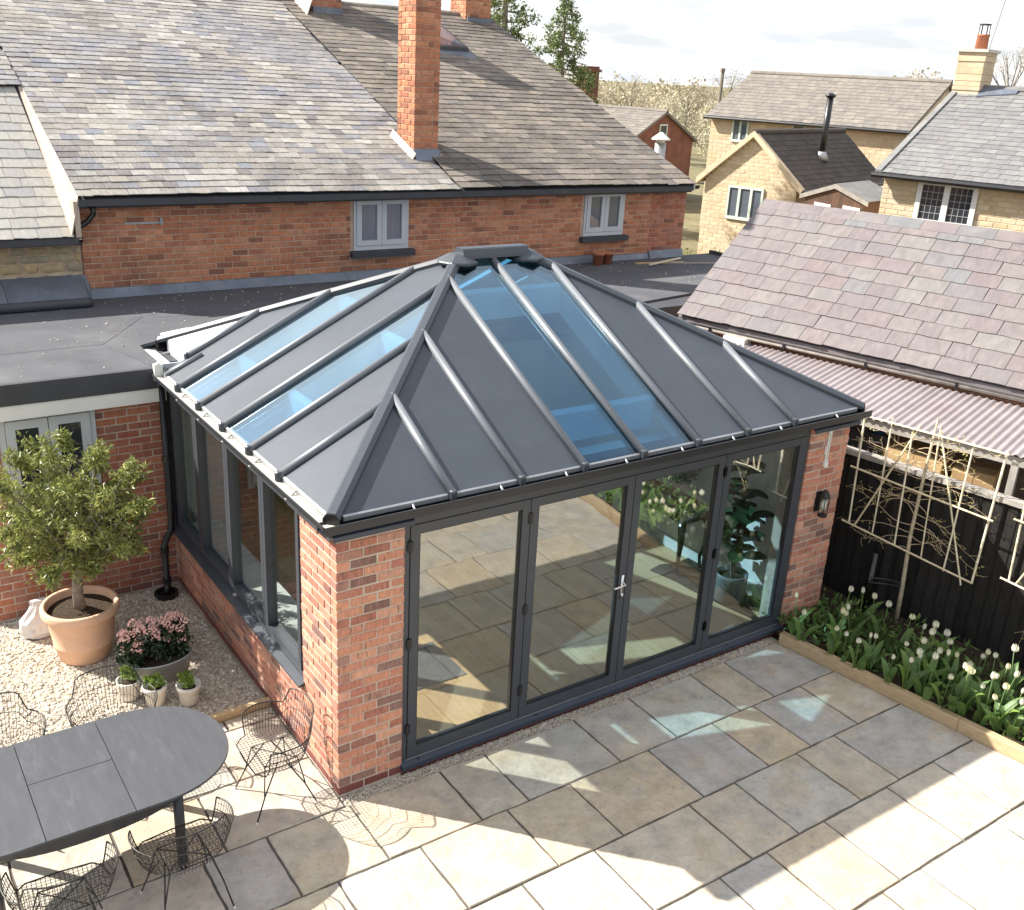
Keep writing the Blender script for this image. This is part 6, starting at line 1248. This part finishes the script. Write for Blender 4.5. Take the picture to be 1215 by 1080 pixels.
conifer(site(-0.95, 33.0), 10.5, 1.9, 'tall dark conifer standing behind the brick chimney at the ridge', 9, z0=.2, dens=1.3)
LB = [(4.2, 72, 4.3, 2.2, 'spring_leaf', 'bare pale tree left of the brick barn roof, nearest the conifer'), (7.4, 80, 5.3, 2.6, 'spring_leaf', 'bare spring tree above the middle of the barn roof'), (9.8, 74, 4.2, 2.0, 'blossom', 'white blossoming tree behind the barn ridge'), (12.2, 84, 5.4, 2.8, 'spring_leaf', 'bare spring tree right of the barn gable'), (12.3, 70, 4.0, 2.0, 'blossom', 'white blossoming tree between barn and utility pole'), (13.6, 62, 3.4, 1.7, 'green_leaf', 'dark green bush beside the long stone house'), (16.0, 88, 6.0, 2.8, 'spring_leaf', 'bare tree behind the left end of the long stone house'), (40.5, 92, 9.5, 4.0, 'spring_leaf', 'bare tree at the right edge behind the stone chimney'), (22.5, 62, 6.6, 2.0, 'spring_leaf', 'thin bare tree rising right of the stone chimney'), (1.8, 85, 5.2, 2.6, 'spring_leaf', 'bare tree showing through the slim conifer')]
for i, (r, d, H, Wd, m, lb) in enumerate(LB): broad_tree('spring_tree' if m == 'spring_leaf' else ('blossom_tree' if m == 'blossom' else 'evergreen_bush'), site(r, d), H, Wd, m, lb, 200 + i, n=24, per=120 if m != 'spring_leaf' else 70, leaf=.13, cr=.75, base=.22, group='trees on the skyline')
cl = []; q = random.Random(77)
for i in range(560):
    d = q.uniform(92, 135); r = q.uniform(-55, 95); p = site(r, d); cl.append((p.x, p.y, q.uniform(-.5, 3.4) + 1.2 * math.sin(r * .21) + 0.8 * math.sin(r * .53)))
o = put('distant_wood', leaf_mesh('distant_wood', clumps(cl, 170, 2.3, 8), .38, 'spring_leaf', 8, aspect=.7)); stuff(tag(o, 'pale leafless woodland along the horizon', 'woodland'))
cl = []
for i in range(60): r = q.uniform(3.6, 8.6); d = q.uniform(28.6, 30.4); p = site(r, d); cl.append((p.x, p.y, q.uniform(0, .75)))
o = put('garden_planting', leaf_mesh('garden_planting', clumps(cl, 60, .25, 5), .09, 'bright_leaf', 6, aspect=.5)); stuff(tag(o, 'sunlit garden planting at the foot of the stone cottage', 'planting'))

for o in WORLD:
    if '_w' in o: del o['_w']
